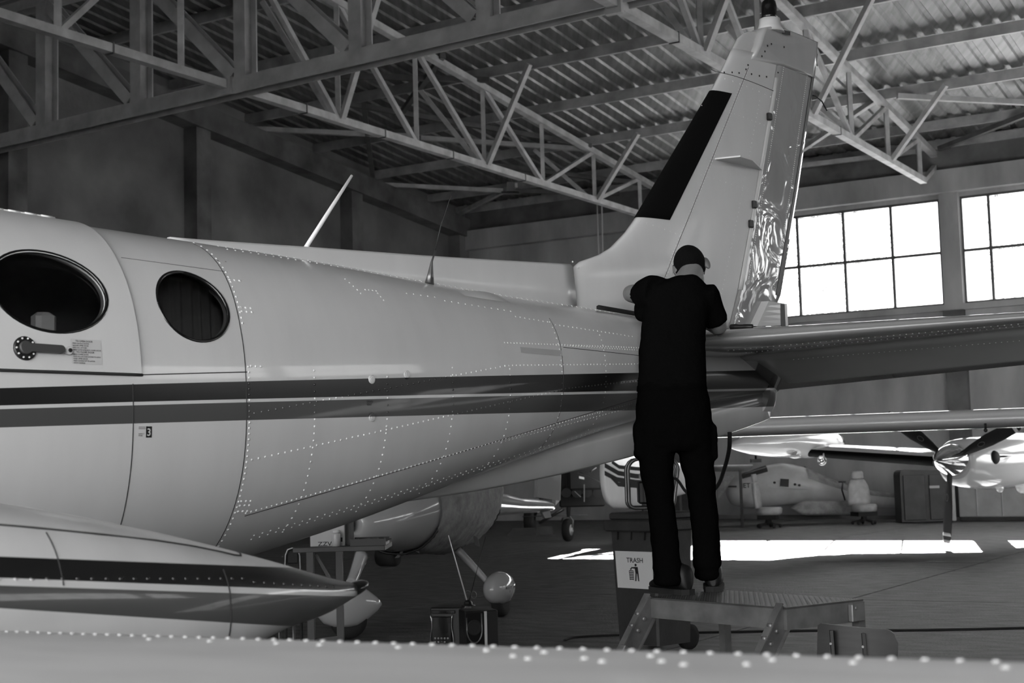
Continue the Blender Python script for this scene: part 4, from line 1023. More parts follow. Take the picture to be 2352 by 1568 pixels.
for a in (.02, LW - .02):
    top, bot_ = pq(a, .02, PZ - .01), pq(a, -.62, .01); d = (bot_ - top).normalized(); n_ = d.cross(E1).normalized()
    m_ = MB(); m_.box((top + bot_) / 2, (bot_ - top) / 2, E1 * .003, n_ * .045); s_ = m_.build('stringer', galv, pf)
    m_ = MB(); m_.box((top + bot_) / 2 - n_ * .045, (bot_ - top) / 2, E1 * .018, n_ * .003); m_.box((top + bot_) / 2 + n_ * .045, (bot_ - top) / 2, E1 * .018, n_ * .003); m_.build('stringer_flange', galv, s_)
    for k in range(2):
        for j in range(2):
            m_ = MB(); m_.lathe(pq(a, .0, PZ) + d * (.10 + .06 * k) + n_ * (-.018 + .04 * j), E1 * 1, [(.009, -.01), (.011, .003), (.010, .011), (.005, .014)], 10); m_.build('bolt', galv, pf)
    c = pq(a + .012, 0, PZ) + d * .30 ; m_ = MB(); m_.bbox(c, E1 * .02, d * .04, n_ * .03, .004); m_.build('bracket', galv, pf)
    m_ = MB(); b0 = pq(a, LD - .03, 0); m_.box(b0 + V((0, 0, (PZ - .01) / 2)), E1 * .018, E2 * .003, V((0, 0, (PZ - .01) / 2))); m_.box(b0 + E2 * .018 + V((0, 0, (PZ - .01) / 2)) + E1 * .016, E1 * .003, E2 * .02, V((0, 0, (PZ - .01) / 2))); m_.build('leg', galv, pf)
for z in (.30, .58):
    m_ = MB(); t = (PZ - z) / PZ; m_.box(pq(LW / 2, .02 - .64 * t + .06, z), E1 * (LW / 2 - .025), E2 * .075, V((0, 0, .015))); m_.build('step', galv, pf)
m_ = MB(); m_.bbox(pq(LW + .012, LD - .06, PZ - .05), E1 * .012, E2 * .04, V((0, 0, .038)), .004); m_.lathe(pq(LW + .02, LD - .075, PZ - .03), E1, [(.008, 0), (.008, .01)], 8); m_.build('bracket', galv, pf)

# the old chair whose back shows in front of the platform
ch = thing('chair', 'dark plywood chair back with two upright strips in front of the platform', 'chair', (1.5, 5.75, 0), radians(-6))
TL, TR = at(1878, 1430, 5.85), at(2062, 1446, 5.72)
ex = (TR - TL).normalized(); ey = V((0, 0, 1)).cross(ex).normalized(); ez = ex.cross(ey)
wd_ = (TR - TL).length
m_ = MB(); pts = []
for i in range(25):
    t = i / 24; x = wd_ * t; bow = -.03 * sin(pi * t); top = 0 if t < .84 else -.05 * (1 - sqrt(max(0, 1 - ((t - .84) / .16) ** 2))); top = top + (0.0 if t > .04 else -.01)
    pts.append([TL + ex * x + ey * (bow + q) + ez * zz for q, zz in ((0, top), (.012, top), (.012, -.24), (0, -.24))])
m_.loft(pts, True, True, smooth=False); m_.build('backrest', ply_mat, ch)
for t in (.2, .6):
    m_ = MB(); m_.bar(TL + ex * wd_ * t - ey * .038 + ez * -.02, TL + ex * (wd_ * t + .02) - ey * .03 + V((0, 0, -TL.z + .02)), .022, .012); pst = m_.build('leg', black_plastic, ch)
    m_ = MB(); m_.lathe(TL + ex * (wd_ * t + .002) - ey * .046 + ez * -.07, -ey, [(.006, 0), (.005, .004)], 8); m_.build('screw', galv, pst)
m_ = MB(); c = (TL + TR) / 2; m_.bbox(V((c.x, c.y, .44)) + ey * .2, ex * .19, ey * .19, V((0, 0, .012)), .01); m_.build('seat', ply_mat, ch)
for t in (.1, .9):
    m_ = MB(); b0 = TL + ex * wd_ * t + ey * .34; m_.bar(V((b0.x, b0.y, 0)), V((b0.x, b0.y, .43)), .022, .022); m_.build('leg', black_plastic, ch)

# ================================================================== BEHIND THE AIRPLANE, NEAR
# ---- wheeled refuse bin with its sign
BN = at(1512, 1440, 11.5); BN.z = 0
B1 = V((-.66, .75, 0)).normalized(); B2 = V((.75, .66, 0)).normalized(); LB, RB_ = .50, .44; BH = .99
bn = thing('trash_bin', 'dark plastic wheeled bin with a white TRASH sign behind the platform', 'bin', BN + B1 * LB / 2 + B2 * RB_ / 2, atan2(B2.y, B2.x))
def bq(a, b, z, tp=0):
    k = .86 + .14 * z / BH; c = BN + B1 * LB / 2 + B2 * RB_ / 2; return c + B1 * (a - .5) * LB * k + B2 * (b - .5) * RB_ * k + V((0, 0, z))
m_ = MB(); m_.loft([[bq(a, b, z) for a, b in ((.04, 0), (.96, 0), (1, .04), (1, .96), (.96, 1), (.04, 1), (0, .96), (0, .04))] for z in (.06, .5, BH)], True, True, smooth=False); m_.build('body', bin_mat, bn)
m_ = MB(); c = bq(.5, .5, BH); m_.bbox(c + V((0, 0, -.0)), B1 * (LB / 2 + .035), B2 * (RB_ / 2 + .035), V((0, 0, .045)), .012)
for a in (.2, .5, .8):
    for b in (-.01, ):
        m_.prism([bq(a - .02, b, BH - .04), bq(a + .02, b, BH - .04), bq(a, b, BH - .11)], -B2 * .02)
m_.build('rim', bin_mat, bn)
m_ = MB(); m_.bbox(c + V((0, 0, .075)), B1 * (LB / 2 + .0), B2 * (RB_ / 2 + .01), V((0, 0, .03)), .015); m_.build('lid', bin_mat, bn)
m_ = MB(); m_.tube([bq(.1, 1.06, BH + .02), bq(.9, 1.06, BH + .02)], .016, 8); m_.build('handle', bin_mat, bn)
for a in (.1, .9):
    m_ = MB(); m_.lathe(bq(a, 1.02, .1) - B1 * .03, B1, [(.06, 0), (.1, 0), (.1, .06), (.06, .06)], 18); m_.build('wheel', tyre, bn)
# sign: in the face plane of the bin, x along the face (left to right in view), z up
sN = -B2; 
def sgn(x, z, o=.004): 
    a = .90 - x * .84; zz = .50 + z * .29; p = bq(a, 0, zz); return p + sN * o
m_ = MB(); m_.prism([sgn(0, 0, .003), sgn(1, 0, .003), sgn(1, 1, .003), sgn(0, 1, .003)], sN * .003); sg = m_.build('sign', sign_white, bn)
vs_, fs = text_mesh('TRASH', .185, 'CENTER'); mb = MB(); mb.add([sgn(.53 + p.x * .80, .70 + p.y * 1.0, .008) for p in vs_], fs); mb.build('lettering', ink, sg)
mb = MB(); Z = lambda x, z: sgn(x, z, .008)
def poly(pts): mb.add([Z(*p) for p in pts], [tuple(range(len(pts)))])
poly([(.545 + .03 * cos(2 * pi * k / 14), .635 + .036 * sin(2 * pi * k / 14)) for k in range(14)])
poly([(.51, .585), (.60, .585), (.615, .40), (.53, .40)]); poly([(.52, .58), (.515, .535), (.42, .545), (.42, .575)])
poly([(.53, .41), (.565, .41), (.545, .20), (.51, .20)]); poly([(.575, .41), (.615, .41), (.625, .20), (.595, .20)])
poly([(.35, .47), (.36, .47), (.385, .22), (.375, .22)]); poly([(.475, .47), (.485, .47), (.47, .22), (.46, .22)])
for k in range(6): z_ = .235 + .045 * k; poly([(.36 - .0 * k, z_), (.478, z_), (.478, z_ + .026), (.358, z_ + .026)])
poly([(.385, .50), (.42, .495), (.44, .54), (.40, .55)])
mb.build('pictogram', ink, sg)
# ---- portable generator standing on the bin lid
gc = c + V((0, 0, .128)) + B1 * .02
gn = thing('generator', 'small black machine in a bent tube frame standing on the bin lid', 'machine', gc, 0)
g0 = at(1445, 1158, 11.75); gw_ = .36; zb_, ztp = gc.z + .01, gc.z + .40
for y in (-.12, .14):
    pts = []
    for (cx_, cz_, a0) in ((.05, .05, 180), (gw_ - .05, .05, 270), (gw_ - .05, ztp - zb_ - .09, 0), (.09, ztp - zb_ - .09, 90)):
        r_ = .09 if cz_ > .1 else .05
        for k in range(5): t = radians(a0 + 90 * k / 4); pts.append(V((g0.x + cx_ + r_ * cos(t), gc.y + y, zb_ + cz_ + r_ * sin(t))))
    pts.append(pts[0]); m_ = MB(); m_.tube(pts, .014, 8, caps=False); m_.build('tube_frame', gray_metal, gn)
m_ = MB(); m_.bbox((g0.x + .21, gc.y, zb_ + .12), (.13, 0, 0), (0, .09, 0), (0, 0, .09), .015); e_ = m_.build('engine', black_plastic, gn)
m_ = MB()
for k in range(7): m_.box((g0.x + .10 + .036 * k, gc.y - .094, zb_ + .12), (.010, 0, 0), (0, .004, 0), (0, 0, .075))
m_.build('grille', gray_cabinet, e_)
m_ = MB(); m_.bbox((g0.x + .2, gc.y, zb_ + .25), (.10, 0, 0), (0, .08, 0), (0, 0, .03), .02); m_.build('tank', white_dull, gn)
m_ = MB(); m_.lathe((g0.x + .2, gc.y, zb_ - .012), (0, 0, 1), [(.03, 0), (.03, .05)], 12); m_.build('foot', gray_metal, gn)
# hose from the tail to the generator
pts, r = subd([at(1676, 992, 7.9), at(1675, 1030, 7.95), at(1664, 1075, 8.3), at(1646, 1118, 9.2), at(1610, 1142, 10.2), at(1577, 1130, 11), at(1550, 1098, 11.5), V((g0.x + .26, gc.y - .08, zb_ + .17))], [.012] * 8, 5)
m_ = MB(); m_.tube(pts, .012, 8); tag(m_.build('hose', black_rubber), 'black hose hanging from under the tail and looping behind the mechanic', 'hose')
# cable on the floor
pts, r = subd([atz(1296, 1470, .008), atz(1330, 1462, .008), atz(1460, 1456, .008), atz(1640, 1451, .008), atz(1880, 1447, .008), atz(2120, 1446, .008), atz(2360, 1441, .008), atz(2500, 1438, .008)], [.009] * 8, 5)
m_ = MB(); m_.tube(pts, .010, 6); tag(m_.build('cable', black_rubber), 'thin black cable lying across the hangar floor behind the platform', 'cable')
# screwdriver on the stabilizer
def on_stab(x, y, h):
    d_, w_, _ = inac(atz(x, y, 2.115)); dl = .86 - .31 * w_; c_ = (dl - .06 + .06 * w_) * 1.55
    return acw(d_, w_, 2.062 + .115 * c_ * naca(max(0, min(1, (dl - d_) / c_))) + h)
a, b = on_stab(1676, 764, .019), on_stab(1730, 761, .017); d = (b - a).normalized()
sw = thing('screwdriver', 'screwdriver with black handle lying on the stabilizer beside the mechanic', 'tool', (a + b) / 2 )
m_ = MB(); m_.lathe(a, d, [(.006, 0), (.014, .006), (.016, .03), (.0125, .05), (.014, .08), (.0135, .115), (.010, .122)], 12); m_.build('handle', black_plastic, sw)
m_ = MB(); m_.tube([b, b + d * .14], .0035, 6); m_.build('shaft', chrome, sw)

# ---- stereo, loudspeaker and set-top aerial on the floor
def sbox(name, label, cat, x0, x1, ytop, Y, dep, hgt, ang):
    a, b = at(x0, ytop, Y), at(x1, ytop, Y); wd_ = (b - a).length; c = (a + b) / 2; t = thing(name, label, cat, (c.x, c.y + dep / 2, 0), ang)
    return t, wd_
YS = 12.15
P = at(1018, 1395, YS); zt_ = P.z
sr = thing('stereo', 'black stereo with buttons and a display on the floor, left of the loudspeaker', 'stereo', (P.x, YS, 0), radians(-14))
def lq(t, x, y, z): return MX[t.name] @ V((x, y, z))
def lbox(mb, t, c, h, b=.008):
    R_ = MX[t.name].to_3x3(); return mb.bbox(lq(t, *c), R_ @ V((h[0], 0, 0)), R_ @ V((0, h[1], 0)), V((0, 0, h[2])), b)
m_ = MB(); lbox(m_, sr, (0.02, .16, zt_ / 2), (.135, .15, zt_ / 2)); cs = m_.build('case', black_plastic, sr)
m_ = MB(); lbox(m_, sr, (-.015, .0, zt_ * .42), (.085, .015, zt_ * .38), .01); fc = m_.build('front_panel', black_gloss, sr)
m_ = MB(); lbox(m_, sr, (0.0, .005, zt_ - .035), (.10, .008, .014), .003); m_.build('disc_slot', black_gloss, sr)
m_ = MB(); 
for s_ in (-1, 1): 
    m_ = MB(); pts = [lq(sr, -.015 + s_ * (.092 + .008 * sin(z_ * 22)), -.008, z_) for z_ in [zt_ * .08 + zt_ * .76 * k / 10 for k in range(11)]]; m_.tube(pts, .004, 6); m_.build('chrome_edge', chrome, sr)
for k in range(9):
    m_ = MB(); q = lq(sr, -.07 + .027 * (k % 5), -.016, zt_ * .30 - .03 * (k // 5)); m_.lathe(q, (0, -1, 0), [(.008, 0), (.007, .006)], 8); m_.build('button', gray_metal, fc)
m_ = MB(); m_.lathe(lq(sr, -.01, -.016, zt_ * .16), (0, -1, 0), [(.024, 0), (.022, .014), (.018, .016)], 16); m_.build('volume_knob', black_plastic, fc)
P2 = at(1106, 1402, YS - .26)
sp_ = thing('loudspeaker', 'dark loudspeaker box with a round cone and pale front edge, right of the stereo', 'speaker', (P2.x, P2.y, 0), radians(14)); z2 = P2.z
m_ = MB(); lbox(m_, sp_, (.0, .13, z2 / 2), (.135, .13, z2 / 2)); m_.build('cabinet', black_plastic, sp_)
m_ = MB(); lbox(m_, sp_, (-.055, -.004, z2 / 2), (.075, .006, z2 / 2 - .01), .003); bf = m_.build('baffle', black_gloss, sp_)
m_ = MB(); m_.lathe(lq(sp_, -.065, -.012, z2 * .62), MX[sp_.name].to_3x3() @ V((0, -1, 0)), [(.062, 0), (.062, .006), (.052, .008), (.03, -.01), (.012, -.014)], 24); m_.build('cone', black_rubber, bf)
m_ = MB(); q = [lq(sp_, -.065 + .062 * cos(radians(a)), -.018, z2 * .62 - .02 + .10 * sin(radians(a))) for a in range(180, 361, 15)]; m_.tube([q[0] + V((0, 0, .1))] + q + [q[-1] + V((0, 0, .13))], .006, 6); m_.build('trim_ring', gray_metal, bf)
m_ = MB(); lbox(m_, sp_, (.03, -.006, z2 / 2), (.012, .007, z2 / 2 - .005), .003); m_.build('side_trim', mat('silver_trim', .55, .3), sp_)
A0 = at(1075, 1390, YS + .05); A0.z = max(zt_, z2) + .003
an = thing('aerial', 'indoor aerial with two splayed rods on top of the stereo', 'antenna', A0)
m_ = MB(); m_.lathe(A0, (0, 0, 1), [(.062, 0), (.058, .008), (.036, .012), (.036, .03), (.024, .045), (.006, .052)], 18); m_.build('base', black_plastic, an)
m_ = MB(); m_.tube([A0 + V((-.006, 0, .04)), at(1030, 1229, YS)], [.0065, .0035], 6); m_.build('rod', rivet_mat, an)
m_ = MB(); m_.tube([A0 + V((.01, 0, .04)), at(1115, 1232, YS + .05)], [.004, .002], 6); m_.build('rod', black_plastic, an)
m_ = MB(); m_.tube([A0 + V((.028 * cos(2 * pi * k / 16), .01, .085 + .04 * sin(2 * pi * k / 16))) for k in range(17)], .003, 5, caps=False); m_.tube([A0 + V((.05 + .022 * cos(2 * pi * k / 16), -.01, .09 + .03 * sin(2 * pi * k / 16))) for k in range(17)], .0025, 5, caps=False); m_.build('loop', gray_metal, an)

# ---- work bench with what lies on it
YB = 10.4
ta, tb = at(672, 1259, YB), at(884, 1256, YB); zt_ = ta.z
bench = thing('work_bench', 'dark steel work bench under the fuselage behind the engine nacelle', 'table', ((ta.x + tb.x) / 2, YB + .3, 0))
m_ = MB(); m_.bbox(((ta.x + tb.x) / 2, YB + .3, zt_ - .015), ((tb.x - ta.x) / 2, 0, 0), (0, .3, 0), (0, 0, .018), .004); m_.build('bench_top', gray_cabinet, bench)
for x, y in ((at(712, 1300, YB + .55).x, YB + .55), (at(779, 1300, YB).x, YB + .03), (at(712, 1300, YB).x, YB + .03), (at(779, 1300, YB + .55).x, YB + .55)):
    m_ = MB(); m_.bar((x, y, 0), (x, y, zt_ - .03), .055, .045); m_.build('leg', gray_cabinet, bench)
m_ = MB(); m_.bar((at(724, 1300, YB).x, YB + .06, zt_ - .05), (at(775, 1300, YB).x, YB + .06, zt_ - .34), .022, .022); m_.build('brace', gray_cabinet, bench)
m_ = MB(); m_.bar((at(708, 1300, YB).x, YB + .06, .28), (at(782, 1300, YB).x, YB + .06, .30), .05, .06); m_.build('lower_rail', gray_cabinet, bench)
def on_bench(x): return at(x, 1257, YB).x
xa, xb = on_bench(708), on_bench(788); zt2 = zt_ + .003
bx = thing('carton', 'white printed carton box on the work bench', 'box', ((xa + xb) / 2, YB + .22, zt2))
m_ = MB(); m_.bbox(((xa + xb) / 2, YB + .22, zt2 + .10), ((xb - xa) / 2, 0, 0), (0, .12, 0), (0, 0, .10), .003); bxo = m_.build('carton_body', cardboard, bx)
m_ = MB()
for (x, z, w_, h_) in ((.42, .045, .05, .03), (.33, .17, .06, .02), (.05, .14, .05, .022), (.06, .10, .045, .012)):
    X = xa + (xb - xa) * x * 2; m_.box((min(X, xb - .03), YB + .0985, zt2 + z), (w_ / 2, 0, 0), (0, .001, 0), (0, 0, h_ / 2))
vs_, fs = text_mesh('ZZVSZ', .07); m_.add([(xa + .055 + p.x * .75, YB + .0975, zt2 + .004 + p.y * .6) for p in vs_], fs)
m_.build('print', ink, bxo)
m_ = MB(); cx_ = on_bench(793); m_.bbox((cx_ + .004, YB + .25, zt2 + .12), (.02, 0, 0), (0, .1, 0), (0, 0, .12), .003); tag(m_.build('board', mat('brown_board', .09, .8)), 'upright dark board standing on the bench beside the carton', 'board')
cc = V((on_bench(770), YB + .06, zt2))
cn = thing('spray_can', 'pale can standing on the bench in front of the carton', 'can', cc)
m_ = MB(); m_.lathe(cc, (0, 0, 1), [(.028, 0), (.031, .004), (.031, .085), (.026, .094)], 18); m_.build('can_body', mat('can_print', .42, .3), cn)
m_ = MB(); m_.lathe(cc + V((0, 0, .094)), (0, 0, 1), [(.022, 0), (.024, .004), (.022, .018), (.010, .022)], 16); m_.build('cap', sign_white, cn)
tr_ = thing('tool_tray', 'black tool tray at the right end of the work bench', 'tray', (on_bench(832), YB + .16, zt2))
m_ = MB(); x0, x1 = on_bench(804), on_bench(886); m_.bbox(((x0 + x1) / 2, YB + .16, zt2 + .012), ((x1 - x0) / 2, 0, 0), (0, .15, 0), (0, 0, .012), .004)
for y in (YB + .012, YB + .308): m_.box(((x0 + x1) / 2, y, zt2 + .025), ((x1 - x0) / 2, 0, 0), (0, .004, 0), (0, 0, .024))
m_.build('tray_body', black_plastic, tr_)
rr = random.Random(5)
for k in range(6):
    c_ = V((x0 + .05 + .035 * k, YB + .10 + .02 * (k % 3), zt2 + .038)); m_ = MB(); d = V((rr.uniform(-.5, .9), rr.uniform(.3, 1), 0)).normalized(); m_.lathe(c_ - d * .06, d, [(.006, 0), (.011, .01), (.011, .06), (.005, .065), (.004, .12)], 8)
    tag(m_.build('hand_tool', black_gloss if k % 2 else gray_metal), ('%s tool, %s from the left in the black tray on the bench' % ('dark' if k % 2 else 'bright steel', ('first', 'second', 'third', 'fourth', 'fifth', 'sixth')[k])), 'tool', 'hand tools in the tray')
chx = at(672, 1275, 10.9)
ct = thing('chair', 'chair with a bent chrome tube back left of the work bench', 'chair', (chx.x, 10.9, 0))
m_ = MB(); pts = [at(655, 1300, 10.9), at(656, 1275, 10.9), at(661, 1262, 10.9), at(672, 1258, 10.9), at(684, 1262, 10.9), at(689, 1275, 10.9), at(690, 1300, 10.9)]; q0, q1 = V((pts[0].x, 10.9, 0)), V((pts[-1].x, 10.9, 0)); m_.tube([q0] + pts + [q1], .011, 8); m_.build('tube_frame', gray_metal, ct)
m_ = MB(); m_.bbox(at(672, 1278, 10.92), (.042, 0, 0), (0, .015, 0), (0, 0, .05), .012); m_.build('back_pad', black_rubber, ct)
m_ = MB(); m_.bbox((chx.x, 10.72, .46), (.055, 0, 0), (0, .17, 0), (0, 0, .02), .012); m_.build('seat', black_rubber, ct)
for s_ in (-1, 1):
    m_ = MB(); m_.tube([(chx.x + .05 * s_, 10.57, .46), (chx.x + .05 * s_, 10.55, 0)], .011, 6); m_.build('leg', gray_metal, ct)

# ================================================================== THE COVERED ULTRALIGHT
ul_paint = mat('ultralight_paint', .40, .12, coat=.8)
ul = thing('ultralight_airplane', 'small white ultralight airplane with its cabin wrapped in a cloth cover', 'airplane', (-.75, 14.6, 0))
# pod and boom: sections given as centre, half width and half height across the axis
UA = V((.33, .94, 0)).normalized(); UN = V((.94, -.33, 0)).normalized()
def upod(px, pc, Y, hw_, hh): c_ = at(px, pc, Y); return c_, hw_, hh
USEC = [upod(818, 1206, 12.9, .06, .08), upod(832, 1205, 13.0, .16, .16), upod(870, 1190, 13.3, .32, .27), upod(920, 1165, 13.8, .46, .42), upod(965, 1135, 14.4, .55, .56), upod(1000, 1120, 15.0, .56, .66), upod(1050, 1116, 15.7, .48, .62), upod(1085, 1122, 16.3, .34, .46)]
BSEC = [upod(1100, 1145, 16.4, .20, .22), upod(1122, 1152, 16.7, .155, .18), upod(1150, 1156, 17.1, .115, .135), upod(1190, 1160, 17.8, .09, .10), upod(1230, 1161, 18.6, .08, .085), upod(1266, 1162, 19.3, .06, .06)]
def urings(S, k=6, n=32, off=0, wr=0):
    cs = [q[0] for q in S]; P_, R1 = subd(cs, [q[1] for q in S], k); _, R2 = subd(cs, [q[2] for q in S], k); out_ = []
    for i, p in enumerate(P_):
        ring = []
        for j in range(n):
            t = 2 * pi * j / n; wob = wr * (sin(j * 2.9 + i * .25) + .6 * sin(j * 5.3 - i * .45))
            ring.append(p + UN * (R1[i] + off + wob) * cos(t) + V((0, 0, (R2[i] + off + wob) * sin(t))))
        out_.append(ring)
    return out_
m_ = MB(); m_.loft(urings(USEC), True, True); pod = m_.build('pod', ul_paint, ul)
m_ = MB(); m_.loft(urings(BSEC), True, True); boom = m_.build('tail_boom', ul_paint, ul)
m_ = MB(); rg = urings(USEC, 6, 96, .018, .0045)[17:41]; m_.loft(rg); m_.build('cloth_cover', fabric, ul)
m_ = MB(); m_.ell(at(806, 1201, 12.85), UN * .035, UA * .03, V((0, 0, .075)), 16, 10); m_.build('air_intake', black_rubber, pod)
for q in (rg[0], rg[-2]):
    m_ = MB(); m_.tube(list(q[50:90]), .012, 5); m_.build('strap', black_plastic, ul)
for (x, y, Y) in ((945, 1240, 13.7), (1086, 1228, 15.0)):
    m_ = MB(); q = at(x, y, Y); m_.prism([q, q + V((.05, 0, -.03)), q + V((.07, 0, -.12)), q + V((.02, 0, -.10))], (0, .02, 0)); m_.prism([q, q + V((-.01, 0, -.02)), q + V((-.16, 0, -.16)), q + V((-.12, 0, -.16))], (0, .02, 0)); m_.build('strap_end', black_plastic, ul)
t0 = at(1240, 1160, 18.9)
m_ = MB(); m_.prism([at(1226, 1142, 18.8), at(1278, 1150, 19.4), at(1280, 1076, 19.4), at(1229, 1080, 18.8)], UN * .05); fn = m_.build('fin', ul_paint, ul)
m_ = MB(); m_.prism([at(1268, 1160, 19.3), at(1279, 1148, 19.45), at(1281, 1076, 19.5), at(1269, 1078, 19.35)], UN * .05); m_.build('rudder', white_dull, fn)
m_ = MB(); m_.prism([at(1240, 1176, 19), at(1258, 1172, 19), at(1262, 1188, 19), at(1247, 1190, 19)], UN * .03); m_.build('tail_skid', gray_metal, ul)
def spat(cx_, cy_, Y, hx, hz, d):
    c_ = at(cx_, cy_, Y); d = V(d).normalized(); n_ = V((d.y, -d.x, 0)); rings = []; L_ = .30
    for t, s_ in ((-1, .05), (-.92, .42), (-.75, .72), (-.45, .95), (-.1, 1), (.25, .9), (.6, .6), (.88, .28), (1, .06)):
        rings.append([c_ + d * L_ * t * -1 * 1.0 + n_ * hx * s_ * cos(2 * pi * k / 24) + V((0, 0, max(-hz * .85, hz * s_ * sin(2 * pi * k / 24)))) for k in range(24)])
    m_ = MB(); m_.loft(rings, True, True); o = m_.build('wheel_spat', ul_paint, ul)
    m_ = MB(); rw = c_.z * .5 + .02; rw = min(.17, c_.z - .0); m_.lathe(V((c_.x, c_.y, rw)) - n_ * .055, n_, [(rw * .6, 0), (rw * .92, .004), (rw, .03), (rw, .08), (rw * .92, .106), (rw * .6, .11)], 24); m_.build('wheel', tyre, o)
    return o, c_
s1, c1 = spat(1150, 1350, 14.95, .145, .17, (-.35, -.93, 0)); s2, c2 = spat(800, 1390, 13.3, .14, .215, (-.9, -.2, 0))
bv = BVHTree.FromPolygons([v.co for v in s1.data.vertices], [tuple(p.vertices) for p in s1.data.polygons]); iv = MX[ul.name].inverted()
vs_, fs = text_mesh('ROTO\n    I', .034); m_ = MB(); q_ = at(1161, 1360, 14.4)
for f_ in [1]:
    pts = []
    for p in vs_:
        h_ = bv.ray_cast(iv @ (q_ + V((p.x, 0, p.y))), V((0, 1, 0))); pts.append((MX[ul.name] @ h_[0]) - V((0, .003, 0)) if h_[0] else q_ + V((p.x, .5, p.y)))
    m_.add(pts, fs)
m_.build('lettering', ink, s1)
m_ = MB(); a, r = subd([at(1050, 1262, 14.9), at(1085, 1298, 14.9), at(1122, 1338, 14.9)], [.045, .036, .03]); m_.tube(a, r, 10); m_.build('gear_leg', ul_paint, ul)
m_ = MB(); a, r = subd([at(832, 1272, 13.6), at(818, 1310, 13.5), at(806, 1340, 13.35)], [.07, .055, .05]); m_.tube(a, r, 10); m_.build('gear_leg', ul_paint, ul)
m_ = MB(); q = at(893, 1276, 13.9); m_.lathe(q - UN * .10 - UA * .02, UN, [(.05, 0), (.085, .0), (.098, .03), (.098, .17), (.085, .20), (.05, .20)], 22); nw = m_.build('nose_wheel', tyre, ul)
m_ = MB(); m_.tube([q, q + V((0, .05, .22))], .03, 8); m_.build('nose_leg', black_plastic, ul)

# ================================================================== LONG WING CROSSING BEHIND THE TAIL
wg = thing('glider_wing', 'long glossy pale wing crossing behind the tail above the propeller', 'wing', (3.4, 14, 0))
m_ = MB(); rings = []
for i in range(30):
    t = i / 29; px = 1500 + 1300 * t; Y = 14.6 - 1.4 * t; top_ = 957 - .0365 * (px - 1700) ; c_ = at(px, top_ + 22, Y); th = .105; ch_ = .85; ring = []
    for k in range(15): q = k / 14; f_ = .5 - .5 * cos(pi * q); ring.append(c_ + V((.12 * f_, ch_ * f_, naca(f_) * th * 1.75 * 1.02 - .03 * f_)))
    for k in range(14, -1, -1): q = k / 14; f_ = .5 - .5 * cos(pi * q); ring.append(c_ + V((.12 * f_, ch_ * f_, -naca(f_) * th * 1.7 - .03 * f_)))
    rings.append(ring)
m_.loft(rings, True, True); m_.build('wing_panel', white_far, wg)
m_ = MB(); a = []
for i in range(20):
    t = i / 19; px = 1645 + 760 * t; Y = 14.6 - 1.4 * (px - 1500) / 1300; a.append(at(px, 1001 - .0415 * (px - 1645), Y + .55))
m_.tube(a, .016, 6); m_.build('flap_edge', chrome, wg)
m_ = MB(); q = at(2263, 972, 13.8); m_.tube([q, q + V((0, 0, -.05))], .012, 6); m_.ell(q + V((0, 0, -.065)), (.02, 0, 0), (0, .02, 0), (0, 0, .02), 8, 6); m_.build('tie_down', black_plastic, wg)
m_ = MB(); q = at(2640, 972, 13.3); m_.tube([V((q.x, q.y + .4, 0)), V((q.x, q.y + .4, q.z + .02))], .05, 10); m_.build('stand', gray_metal, wg)

# ================================================================== THE TURBOPROP AT THE RIGHT
tp = thing('turboprop_airplane', 'white propeller airplane with tip tank and polished spinner facing the middle of the hangar', 'airplane', (8, 26, 0))
F_ = V((-.68, -.733, 0)); N_ = V((.733, -.68, 0))       # nose direction, spanwise
HB = at(2190, 1056, 24.0)
m_ = MB(); m_.lathe(HB + F_ * .0, F_, [(.235, -.06), (.245, 0), (.235, .12), (.20, .26), (.14, .40), (.07, .51), (.02, .57), (.003, .58)], 36); spn = m_.build('spinner', chrome, tp)
for k in range(3):
    ang = radians(-90 - 6 + 120 * k); d = N_ * cos(ang) + V((0, 0, sin(ang))); e = F_.cross(d).normalized(); m_ = MB(); rings = []
    for t, c_, tw, th in ((.0, .045, 60, .045), (.14, .05, 55, .04), (.24, .075, 40, .03), (.5, .105, 30, .018), (.75, .10, 24, .012), (.92, .085, 20, .009), (1.0, .06, 18, .006)):
        p = HB + F_ * .10 + d * (.12 + 1.12 * t); u_ = e * cos(radians(tw)) + F_ * sin(radians(tw)); n_ = d.cross(u_)
        rings.append([p + u_ * c_ * cos(2 * pi * j / 14) + n_ * th * sin(2 * pi * j / 14) for j in range(14)])
    m_.loft(rings, True, True); bl = m_.build('propeller_blade', black_plastic, tp)
    for (t0_, t1_) in ((.86, .905), (.955, .985)):
        rg = []
        for t in (t0_, t1_):
            p = HB + F_ * .10 + d * (.12 + 1.12 * t); u_ = e * cos(radians(20)) + F_ * sin(radians(20)); n_ = d.cross(u_); cw = .087 if t < .93 else .078; rg.append([p + u_ * cw * cos(2 * pi * j / 14) + n_ * .014 * sin(2 * pi * j / 14) for j in range(14)])
        m_ = MB(); m_.loft(rg, True, True); m_.build('tip_band', white_dull, bl)
    p = HB + F_ * .12 + d * .56; m_ = MB(); u_ = e * cos(radians(30)) + F_ * sin(radians(30)); q_ = u_.cross(d); q_ = q_ if q_.y < 0 else -q_
    m_.tube([p + q_ * .02 + u_ * .03 * cos(2 * pi * j / 16) + d * .055 * sin(2 * pi * j / 16) for j in range(17)], .004, 5, caps=False); m_.build('blade_mark', gray_metal, bl)
m_ = MB(); rings = []
